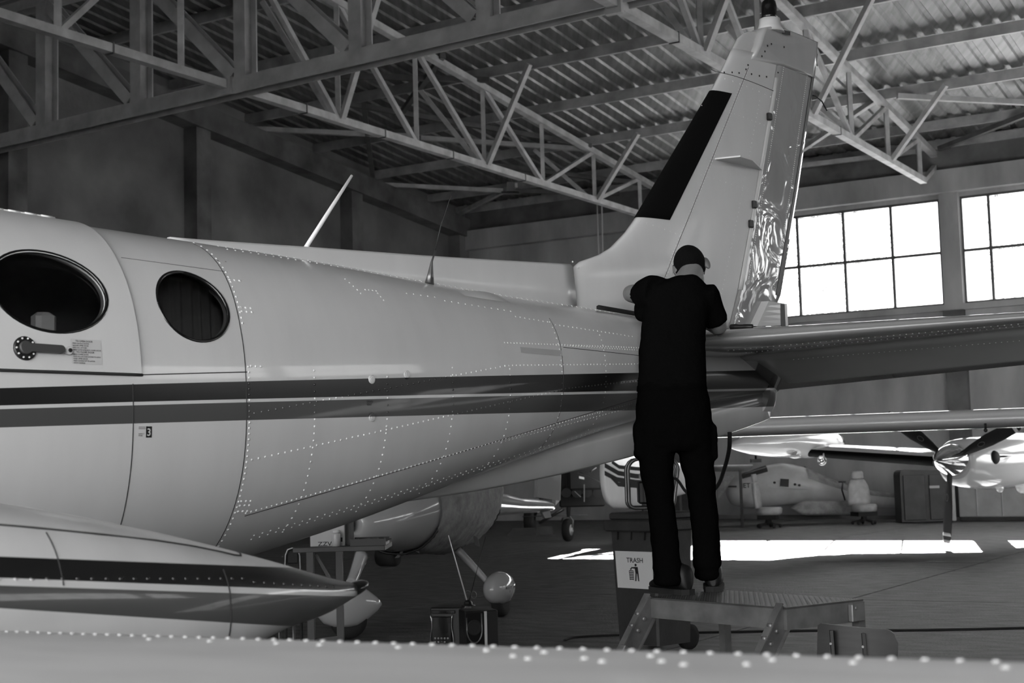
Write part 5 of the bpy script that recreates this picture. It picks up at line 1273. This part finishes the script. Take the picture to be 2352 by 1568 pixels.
for (t, ry, rz, dz) in ((.02, .26, .27, -.02), (.12, .31, .34, -.04), (.5, .37, .39, -.05), (1.2, .42, .42, -.05), (2.2, .46, .44, -.03), (3.6, .48, .40, .0), (5.0, .40, .28, .06)):
    p = HB - F_ * t + V((0, 0, dz)); rings.append([p + N_ * ry * spow(cos(2 * pi * k / 36)) + V((0, 0, rz * spow(sin(2 * pi * k / 36)))) for k in range(36)])
m_.loft(rings, True, True); cw_ = m_.build('engine_cowl', white_far, tp)
m_ = MB(); q = HB - F_ * .62 + N_ * .36 + V((0, 0, .02)); m_.ell(q, N_ * .07, F_ * .12, V((0, 0, .105)), 16, 10); m_.build('exhaust', black_rubber, cw_)
m_ = MB(); m_.tube([HB - F_ * (.75 + .5 * i) + N_ * (.385 + .014 * i) + V((0, 0, .03 + .01 * i)) for i in range(5)], .014, 5); m_.build('cowl_line', black_plastic, cw_)
for (t, s_) in ((1.2, .06), (2.0, .10), (2.5, .14)):
    m_ = MB(); q = HB - F_ * t + N_ * .15 + V((0, 0, -.46)); m_.ell(q, N_ * s_, F_ * s_ * 1.2, V((0, 0, s_)), 12, 8); m_.build('drain_mast', white_far, cw_)
m_ = MB(); q = HB - F_ * 2.2 + N_ * .45; m_.prism([q + V((0, 0, -.35)), q - F_ * .5 + V((0, 0, -.40)), q - F_ * .5 + V((0, 0, -.12)), q + V((0, 0, -.12))], N_ * .03); m_.build('gear_door', white_dull, tp)
# wing from the cowl to the tip tank
WA = at(2150, 1056, 24.4); WB = at(1842, 1036, 25.9)
m_ = MB(); rings = []; R2 = []
for i in range(8):
    t = i / 7; p = WA.lerp(WB, t); c_ = 2.3 - .5 * t; rg, bt = [], []
    for k in list(range(13)): f_ = .5 - .5 * cos(pi * k / 12); rg.append(p - F_ * c_ * f_ + V((0, 0, naca(f_) * .14 * c_)))
    for k in range(12, -1, -1): f_ = .5 - .5 * cos(pi * k / 12); rg.append(p - F_ * c_ * f_ - V((0, 0, naca(f_) * .12 * c_)))
    rings.append(rg)
    for k in list(range(7)): f_ = .10 * (k / 6) ** 2; bt.append(p - F_ * (c_ * f_ - .008) + V((0, 0, naca(f_) * .155 * c_ * (.55 if k > 3 else .8))))
    for k in range(6, -1, -1): f_ = .10 * (k / 6) ** 2; bt.append(p - F_ * (c_ * f_ - .008) - V((0, 0, naca(f_) * .135 * c_)))
    R2.append(bt)
m_.loft(rings, True, True); wn_ = m_.build('wing', white_far, tp)
m_ = MB(); m_.loft(R2, True, True); m_.build('deicer_boot', black_boot, wn_)
TC = at(1815, 1022, 25.8); m_ = MB(); rings = []
for (t, r_) in ((-1.9, .01), (-1.75, .075), (-1.3, .175), (-.75, .256), (0, .305), (.65, .294), (1.15, .25), (1.42, .22), (1.44, .065)):
    p = TC - F_ * t + V((0, 0, .06 - .03 * abs(t))); rings.append([p + N_ * r_ * cos(2 * pi * k / 28) + V((0, 0, r_ * .95 * sin(2 * pi * k / 28))) for k in range(28)])
a, _ = rings, 0
m_.loft(rings, True, True); tk = m_.build('tip_tank', white_far, tp)
m_ = MB(); p = TC - F_ * 1.43 + V((0, 0, .02)); m_.lathe(p, -F_, [(.213, 0), (.175, .15), (.065, .22)], 20); m_.build('tail_light_cover', black_gloss, tk)
m_ = MB(); q = at(1889, 1057, 25.3); m_.lathe(q, F_, [(.05, -.06), (.085, 0), (.09, .02), (.07, .024), (.07, .0), (.02, -.03)], 18); m_.tube([q, q - F_ * .05 + V((0, 0, .12))], .015, 6); m_.build('landing_lamp', chrome, wn_)
m_ = MB(); q = at(1828, 1048, 25.5); m_.ell(q, N_ * .08, F_ * .16, V((0, 0, .04)), 14, 8); m_.build('fuel_cap_fairing', white_far, tk)
# the parts so far around the propeller hub are modelled at 92 % size: bring them to size
for o in [o for o in bpy.data.objects if (o.parent == tp or (o.parent and o.parent.parent == tp)) and o.name.split('.')[0] in ('spinner', 'propeller_blade', 'tip_band', 'blade_mark', 'engine_cowl', 'exhaust', 'cowl_line', 'drain_mast', 'gear_door')]:
    c_ = MX[tp.name].inverted() @ HB
    o.data.transform(M.Translation(c_) @ M.Scale(1.09, 4) @ M.Translation(-c_))
# fuselage beyond the frame, with gear
m_ = MB(); rings = []; fc_ = HB + N_ * 3.2 - F_ * 2.2 + V((0, 0, .25))
for (t, r_) in ((-2.6, .05), (-2.2, .30), (-1.2, .55), (0, .72), (2, .76), (4, .66), (6.5, .25)): rings.append([fc_ - F_ * t + N_ * r_ * cos(2 * pi * k / 28) + V((0, 0, r_ * sin(2 * pi * k / 28))) for k in range(28)])
m_.loft(rings, True, True); m_.build('fuselage', white_far, tp)
for q in (HB - F_ * 4.2, fc_ + F_ * 1.4):
    m_ = MB(); m_.tube([V((q.x, q.y, .2)), V((q.x, q.y, 1.1))], .05, 10); m_.build('gear_leg', gray_metal, tp)
    m_ = MB(); m_.lathe(V((q.x, q.y, .25)) - N_ * .08, N_, [(.1, 0), (.22, 0), (.25, .04), (.25, .12), (.22, .16), (.1, .16)], 22); m_.build('wheel', tyre, tp)

# ================================================================== AIRPLANE WITH THE OPEN ENGINE, STRIPED COWL
sa = thing('striped_airplane', 'airplane with black-striped white cowl, bare engine and single nose wheel in the dark background', 'airplane', (1.9, 29.5, 0))
stripe_far = striped_paint('striped_cowl', .78, [], rough=.25)
m_ = MB(); rings = []; YA = 28.5
CS = [(1398, 1090, .50, .95), (1412, 1100, .52, .93), (1440, 1105, .55, .86), (1475, 1108, .55, .75), (1520, 1105, .5, .62), (1600, 1095, .4, .45)]
for (px, pc, hw_, hh) in CS: c_ = at(px, pc, YA + (px - 1398) * .012); rings.append([c_ + V((.2 * cos(2 * pi * k / 36), hw_ * cos(2 * pi * k / 36), hh * .62 * sin(2 * pi * k / 36))) for k in range(36)])
m_.loft(rings, True, True); cow = m_.build('cowl', stripe_far, sa)
def bent(pts, wd_): 
    mb = MB(); P_ = [at(x, y, YA - .60) for x, y in pts]; mb.loft([[p + V((0, q, s_ * wd_)) for q, s_ in ((-.0, 1), (0.03, 1), (.03, -1), (0, -1))] for p in P_], True, True, smooth=False); return mb
for pts, w_ in (([(1389, 1068), (1420, 1086), (1460, 1093), (1475, 1094)], .045), ([(1389, 1086), (1418, 1101), (1460, 1107), (1476, 1108)], .045), ([(1404, 1095), (1420, 1112), (1455, 1115), (1470, 1116)], .04), ([(1405, 1060), (1422, 1072), (1460, 1076), (1475, 1077)], .035)):
    bent(pts, w_).build('stripe', ink, cow)
eng = MB(); eng.bbox(at(1335, 1100, 29.9), (.46, 0, 0), (0, .06, 0), (0, 0, .56), .05); eng.bbox(at(1345, 1090, 29.4), (.40, 0, 0), (0, .4, 0), (0, 0, .34), .08); eng.bbox(at(1310, 1110, 29.5), (.28, 0, 0), (0, .3, 0), (0, 0, .26), .06)
for k in range(4): eng.lathe(at(1300 + 24 * k, 1128, 29.2), (0, -1, -.2), [(.10, 0), (.10, .05), (.085, .05), (.085, .1), (.10, .1), (.10, .15)], 12)
eng.build('engine', black_rubber, sa)
m_ = MB(); m_.bar(at(1328, 1085, 28.9), at(1380, 1108, 28.7), .02, .02); m_.bar(at(1342, 1152, 28.9), at(1342, 1112, 28.9), .02, .02); m_.tube([at(1355, 1085, 28.8), at(1362, 1078, 28.8), at(1370, 1073, 28.8)], .015, 6); m_.bar(at(1320, 1128, 28.9), at(1334, 1141, 28.9), .015, .015); m_.build('engine_pipes', gray_metal, sa)
m_ = MB(); m_.box(at(1336, 1097, 28.8), (.05, 0, -.012), (0, .01, 0), (0, 0, .022)); m_.build('data_plate', white_dull, sa)
m_ = MB(); m_.ell(at(1386, 1116, 28.2), (.08, 0, 0), (0, .03, 0), (0, 0, .05), 12, 8); m_.build('air_scoop', gray_cabinet, sa)
w0 = atz(1304, 1243, 0); w0 = V((w0.x, w0.y, 0))
m_ = MB(); m_.lathe(V((w0.x - .06, w0.y, .235)), (1, -.35, 0), [(.12, 0), (.21, 0), (.235, .04), (.235, .10), (.21, .14), (.12, .14)], 24); nwh = m_.build('nose_wheel', tyre, sa)
m_ = MB(); m_.lathe(V((w0.x + .065, w0.y - .04, .235)), (1, -.35, 0), [(.11, 0), (.115, .02), (.05, .02), (.05, .05), (.02, .05)], 20); m_.build('hub', white_dull, nwh)
m_ = MB(); q = at(1309, 1186, w0.y); m_.tube([V((w0.x + .1, w0.y - .05, .23)), V((w0.x + .12, w0.y - .04, .42)), V((w0.x + .05, w0.y, .52)), V((w0.x - .08, w0.y, .50)), V((w0.x - .12, w0.y + .03, .40))], .022, 8); m_.tube([V((w0.x + .03, w0.y, .50)), V((w0.x + .04, w0.y, .72)), V((w0.x + .05, w0.y, 1.02))], [.04, .05, .065], 10); m_.box((w0.x + .03, w0.y, 1.02), (.11, 0, 0), (0, .1, 0), (0, 0, .06)); m_.build('nose_strut', gray_metal, sa)
m_ = MB(); m_.tube([at(1295, 1168, w0.y), at(1240, 1200, w0.y + .5)], .035, 8); m_.build('tow_bar', gray_metal, sa)
m_ = MB(); m_.tube([at(1200, 1186, 31.5), at(1350, 1182, 31.5)], .012, 6); m_.build('axle_rod', gray_metal, sa)
w1 = atz(1218, 1226, 0)
m_ = MB(); m_.lathe(V((w1.x - .10, w1.y, .31)), (1, -.2, 0), [(.14, 0), (.28, 0), (.31, .05), (.31, .15), (.28, .20), (.14, .20)], 24); m_.build('main_wheel', tyre, sa)
m_ = MB(); m_.tube([V((w1.x + .05, w1.y, .3)), V((w1.x + .5, w1.y + .3, 1.3))], .05, 8); m_.build('gear_leg', black_plastic, sa)
m_ = MB(); m_.tube([at(1480, 1140, YA + .2), at(1480, 1200, YA + .2)], .05, 8); m_.build('main_leg', black_plastic, sa)
m_ = MB(); m_.prism([V((w1.x - .55, w1.y - .50, 0)), V((w1.x + .12, w1.y - .57, 0)), V((w1.x + .12, w1.y - .53, .16)), V((w1.x - .40, w1.y - .47, .16))], (0, .10, 0)); tag(m_.build('wheel_chock', gray_cabinet), 'dark wheel chock in front of the far left wheel', 'chock', 'wheel chocks')
m_ = MB(); m_.prism([V((w1.x + .2, w1.y - .42, 0)), V((w1.x + .55, w1.y - .40, 0)), V((w1.x + .50, w1.y - .36, .18)), V((w1.x + .2, w1.y - .38, .18))], (0, .10, 0)); tag(m_.build('wheel_chock', gray_cabinet), 'dark wheel chock at the right side of the far wheel', 'chock', 'wheel chocks')

# ================================================================== ALONG THE WINDOW WALL
gl = thing('glider_fuselage', 'pale small airplane fuselage with cloth-covered tail parked against the window wall', 'airplane', hw(-13, 37, 0), -AL)
def wl(x, y, Y=36.2): return at(x, y, Y)
GS = [(1668, 1128, .10, .10), (1680, 1128, .28, .32), (1712, 1126, .42, .44), (1760, 1118, .46, .52), (1800, 1112, .46, .53), (1850, 1115, .42, .45), (1900, 1128, .34, .34), (1950, 1138, .26, .25), (2010, 1146, .20, .19), (2080, 1150, .16, .16), (2180, 1152, .12, .14)]
m_ = MB(); rings = []
cs, r1 = subd([wl(x, y) for x, y, _, _ in GS], [q[2] for q in GS], 4); _, r2 = subd([wl(x, y) for x, y, _, _ in GS], [q[3] for q in GS], 4)
for p, a_, b_ in zip(cs, r1, r2): rings.append([p + V((0, a_ * cos(2 * pi * k / 32), b_ * sin(2 * pi * k / 32))) for k in range(32)])
m_.loft(rings, True, True); gf = m_.build('hull', white_dull, gl)
m_ = MB(); m_.loft([[q + (q - cs[i]) * .04 for q in rings[i][2:15]] for i in range(20, 38)], closed=False); m_.build('tail_cover', fabric, gl)
m_ = MB(); m_.loft([[q + (q - cs[i]) * .02 for q in rings[i][5:13]] for i in range(7, 13)], closed=False); m_.build('canopy', mat('canopy_tint', .07, .15), gl)
m_ = MB(); pts = [(1762, 1115), (1770, 1108), (1790, 1103), (1812, 1104), (1840, 1112), (1864, 1122), (1840, 1123), (1800, 1121), (1775, 1120)]
m_.add([wl(x, y, 35.66) for x, y in pts], [tuple(range(len(pts)))]); ip = m_.build('inspection_panel', white_far, gl)
m_ = MB(); m_.prism([wl(1793, 1099, 35.6), wl(1812, 1100, 35.6), wl(1811, 1118, 35.6), wl(1792, 1116, 35.6)], (0, .03, 0)); 
for x, y in ((1779, 1108), (1826, 1112), (1836, 1114)): m_.ell(wl(x, y, 35.62), (.035, 0, 0), (0, .01, 0), (0, 0, .03), 10, 6)
m_.build('opening', ink, ip)
m_ = MB(); m_.prism([wl(1669, 1115, 35.7), wl(1692, 1115, 35.7), wl(1692, 1119, 35.7), wl(1669, 1119, 35.7)], (0, .02, 0)); m_.build('name_bar', ink, gf)
m_ = MB(); m_.prism([wl(1926, 1105, 35.85), wl(1943, 1105, 35.85), wl(1943, 1108, 35.85), wl(1926, 1108, 35.85)], (0, .02, 0)); m_.tube([wl(1936, 1108, 35.85), wl(1934, 1125, 35.7), wl(1941, 1148, 35.85)], .02, 6); m_.build('strap', black_plastic, gl)
m_ = MB(); vs_, fs = text_mesh('JET', .16); m_.add([wl(1703, 1120, 35.62) + V((p.x, 0, p.y)) for p in vs_], fs); m_.build('lettering', ink, gf)
rg2 = []
for i in range(14):
    t = i / 13; p = wl(1818 + 150 * t, 1167 - 1 * t, 35.5); h_ = .17 * sin(pi * min(1, max(.04, .5 * min(1, t * 5)))) ; rg2.append([p + V((0, .1 * cos(2 * pi * k / 16), h_ * sin(2 * pi * k / 16))) for k in range(16)])
m_ = MB(); m_.loft(rg2, True, True); m_.build('wing_root', fabric, gl)
m_ = MB(); m_.bar(wl(1640, 1186, 36.3), wl(2100, 1188, 36.3), .35, .10); m_.build('dolly_beam', gray_cabinet, gl)
m_ = MB(); a, b = wl(1550, 1077, 35), wl(1722, 1074, 35.3); m_.loft([[p + V((0, .5 * cos(2 * pi * k / 20), .05 * sin(2 * pi * k / 20) - .06 * cos(2 * pi * k / 20))) for k in range(20)] for p in (a, a.lerp(b, .5), b)], True, True); m_.build('tailplane', white_dull, gl)
for k in range(14): pass
for x in (1560, 1700):
    m_ = MB(); q = wl(x, 1080, 35.2); m_.bar(V((q.x, q.y, 0)), q, .06, .06); m_.build('stand', gray_cabinet, gl)
m_ = MB(); m_.prism([wl(1662, 1096, 35.3), wl(1688, 1090, 35.3), wl(1672, 1118, 35.3), wl(1650, 1145, 35.3), wl(1648, 1122, 35.3)], (0, .05, 0)); m_.build('hanging_cover', fabric, gl)
# two loose airplane seats on wheeled bases
def loose_seat(px, py0, py1, Y, yaw, lean, label, group='loose airplane seats by the wall'):
    q = atz(px, 1195, 0); c_ = V((q.x, Y, 0)); c_ = at(px, 1195, Y); c_.z = 0; t = thing('aircraft_seat', label, 'seat', c_, yaw, group)
    R_ = M.Rotation(yaw, 3, 'Z'); L_ = M.Rotation(lean, 3, 'X')
    def s_(x, y, z): return c_ + R_ @ V((x, y, z))
    def bk(x, y, z): v = L_ @ V((x, y, z)); return c_ + R_ @ (v + V((0, .22, .46)))
    m_ = MB(); rings = []
    for z, hw_ in ((0, .27), (.1, .29), (.3, .285), (.45, .26), (.56, .20), (.60, .16)): rings.append([bk(hw_ * spow(cos(2 * pi * k / 20)), .07 * spow(sin(2 * pi * k / 20)), z) for k in range(20)])
    m_.loft(rings, True, True); m_.build('backrest', leather, t)
    m_ = MB(); rings = [[bk(hw_ * spow(cos(2 * pi * k / 20)), .055 * spow(sin(2 * pi * k / 20)), z) for k in range(20)] for z, hw_ in ((.61, .13), (.64, .16), (.76, .155), (.80, .12))]; m_.loft(rings, True, True); m_.build('headrest', leather, t)
    m_ = MB(); rings = [[s_(hw_ * spow(cos(2 * pi * k / 20)), -.03 + .30 * spow(sin(2 * pi * k / 20)) * hw_ / .29, z) for k in range(20)] for z, hw_ in ((.30, .24), (.34, .28), (.44, .29), (.48, .26))]; m_.loft(rings, True, True); m_.build('seat_cushion', leather, t)
    m_ = MB(); m_.lathe(s_(0, 0, .08), (0, 0, 1), [(.10, 0), (.07, .08), (.07, .22)], 14)
    for k in range(5): a_ = 2 * pi * k / 5; m_.bar(s_(0, 0, .12), s_(.26 * cos(a_), .26 * sin(a_), .07), .05, .04); m_.ell(s_(.27 * cos(a_), .27 * sin(a_), .045), (.04, 0, 0), (0, .04, 0), (0, 0, .045), 8, 6)
    m_.box(s_(0, 0, .25), R_ @ V((.24, 0, 0)), R_ @ V((0, .22, 0)), V((0, 0, .05))); m_.build('base', black_rubber, t)
loose_seat(1765, 1080, 1190, 34.4, radians(70), radians(-6), 'pale leather airplane seat seen from its side, left of two by the wall')
loose_seat(1985, 1090, 1195, 34.8, radians(12), radians(-4), 'pale leather airplane seat facing forward, right of two by the wall')
# dark panel cabinet and pale crate
q0, q1 = at(2072, 1193, 35), at(2196, 1193, 35)
cb = thing('panel_cabinet', 'dark cabinet with rounded top corner standing by the wall behind the propeller', 'cabinet', ((q0.x + q1.x) / 2, 35.3, 0))
hC = at(2072, 1078, 35).z; wC = q1.x - q0.x
m_ = MB(); out_ = [V((q0.x, 35, .02)), V((q1.x, 35, .02)), V((q1.x, 35, hC - .05)), V((q0.x + .5, 35, hC - .02))] + [V((q0.x + .12 + .12 * cos(radians(a)), 35, hC - .12 + .12 * sin(radians(a)))) for a in (90, 120, 150, 180)]
m_.prism(out_, (0, .6, 0)); m_.build('body', gray_cabinet, cb)
for x0, x1 in ((.04, .46), (.52, .98)):
    m_ = MB(); m_.bbox((q0.x + wC * (x0 + x1) / 2, 34.98, hC * .47), (wC * (x1 - x0) / 2 - .01, 0, 0), (0, .02, 0), (0, 0, hC * .42), .01); dr = m_.build('door', gray_cabinet, cb)
    if x0 > .3: m_ = MB(); m_.box((q0.x + wC * .62, 34.955, hC * .66), (.12, 0, 0), (0, .005, 0), (0, 0, .03)); m_.build('name_plate', white_dull, dr)
m_ = MB(); m_.bbox((q1.x - .08, 34.9, hC * .5), (.05, 0, 0), (0, .05, 0), (0, 0, hC * .5 - .02), .02); m_.build('edge_post', white_dull, cb)
q2, q3 = at(2203, 1190, 35.2), at(2356, 1184, 34.2)
cr_ = thing('crate', 'pale wide crate by the wall behind the propeller blade', 'box', ((q2.x + q3.x) / 2, 35, 0))
hR = at(2300, 1105, 35).z
m_ = MB(); d = (q3 - q2); d.z = 0; n_ = V((-d.y, d.x, 0)).normalized() * .45
m_.bbox(V(((q2.x + q3.x) / 2, (q2.y + q3.y) / 2, .1 + hR / 2)) + n_, d / 2, n_, V((0, 0, hR / 2 - .0)), .02); m_.build('crate_body', white_dull, cr_)
m_ = MB(); m_.bbox(V(((q2.x + q3.x) / 2, (q2.y + q3.y) / 2, .05)) + n_, d / 2 * .98, n_ * .95, V((0, 0, .05)), .01); m_.build('skid', gray_cabinet, cr_)
for t in (.28, .66):
    m_ = MB(); p = q2.lerp(q3, t); m_.bar(V((p.x, p.y - .02, .12)), V((p.x, p.y - .02, hR + .08)), .04, .02); m_.build('batten', white_dull, cr_)
# lamp on a rod below the tip tank, on the wall
m_ = MB(); p0, p1 = at(1736, 1035, 37), at(1736, 1055, 37); m_.tube([V((p0.x, p0.y, p0.z + .45)), p1], .03, 6); m_.box(p1 - V((0, 0, .03)), (.13, 0, 0), (0, .08, 0), (0, 0, .045))
m_.tube([V((p0.x, p0.y, p0.z + .3)), V((p0.x + .9, p0.y + 1.8, p0.z + .3))], .02, 6)
tag(m_.build('wall_bracket', black_plastic), 'black rod bracket with a small plate hanging below the tip tank', 'bracket')

# fastenings too small to pick apart singly stay joined
for o in bpy.data.objects:
    if o.type == 'MESH' and o.name.split('.')[0] in ('rivet_rows', 'screws', 'tread_studs', 'decal_lines', 'engine_pipes', 'print'): o['kind'] = 'stuff'
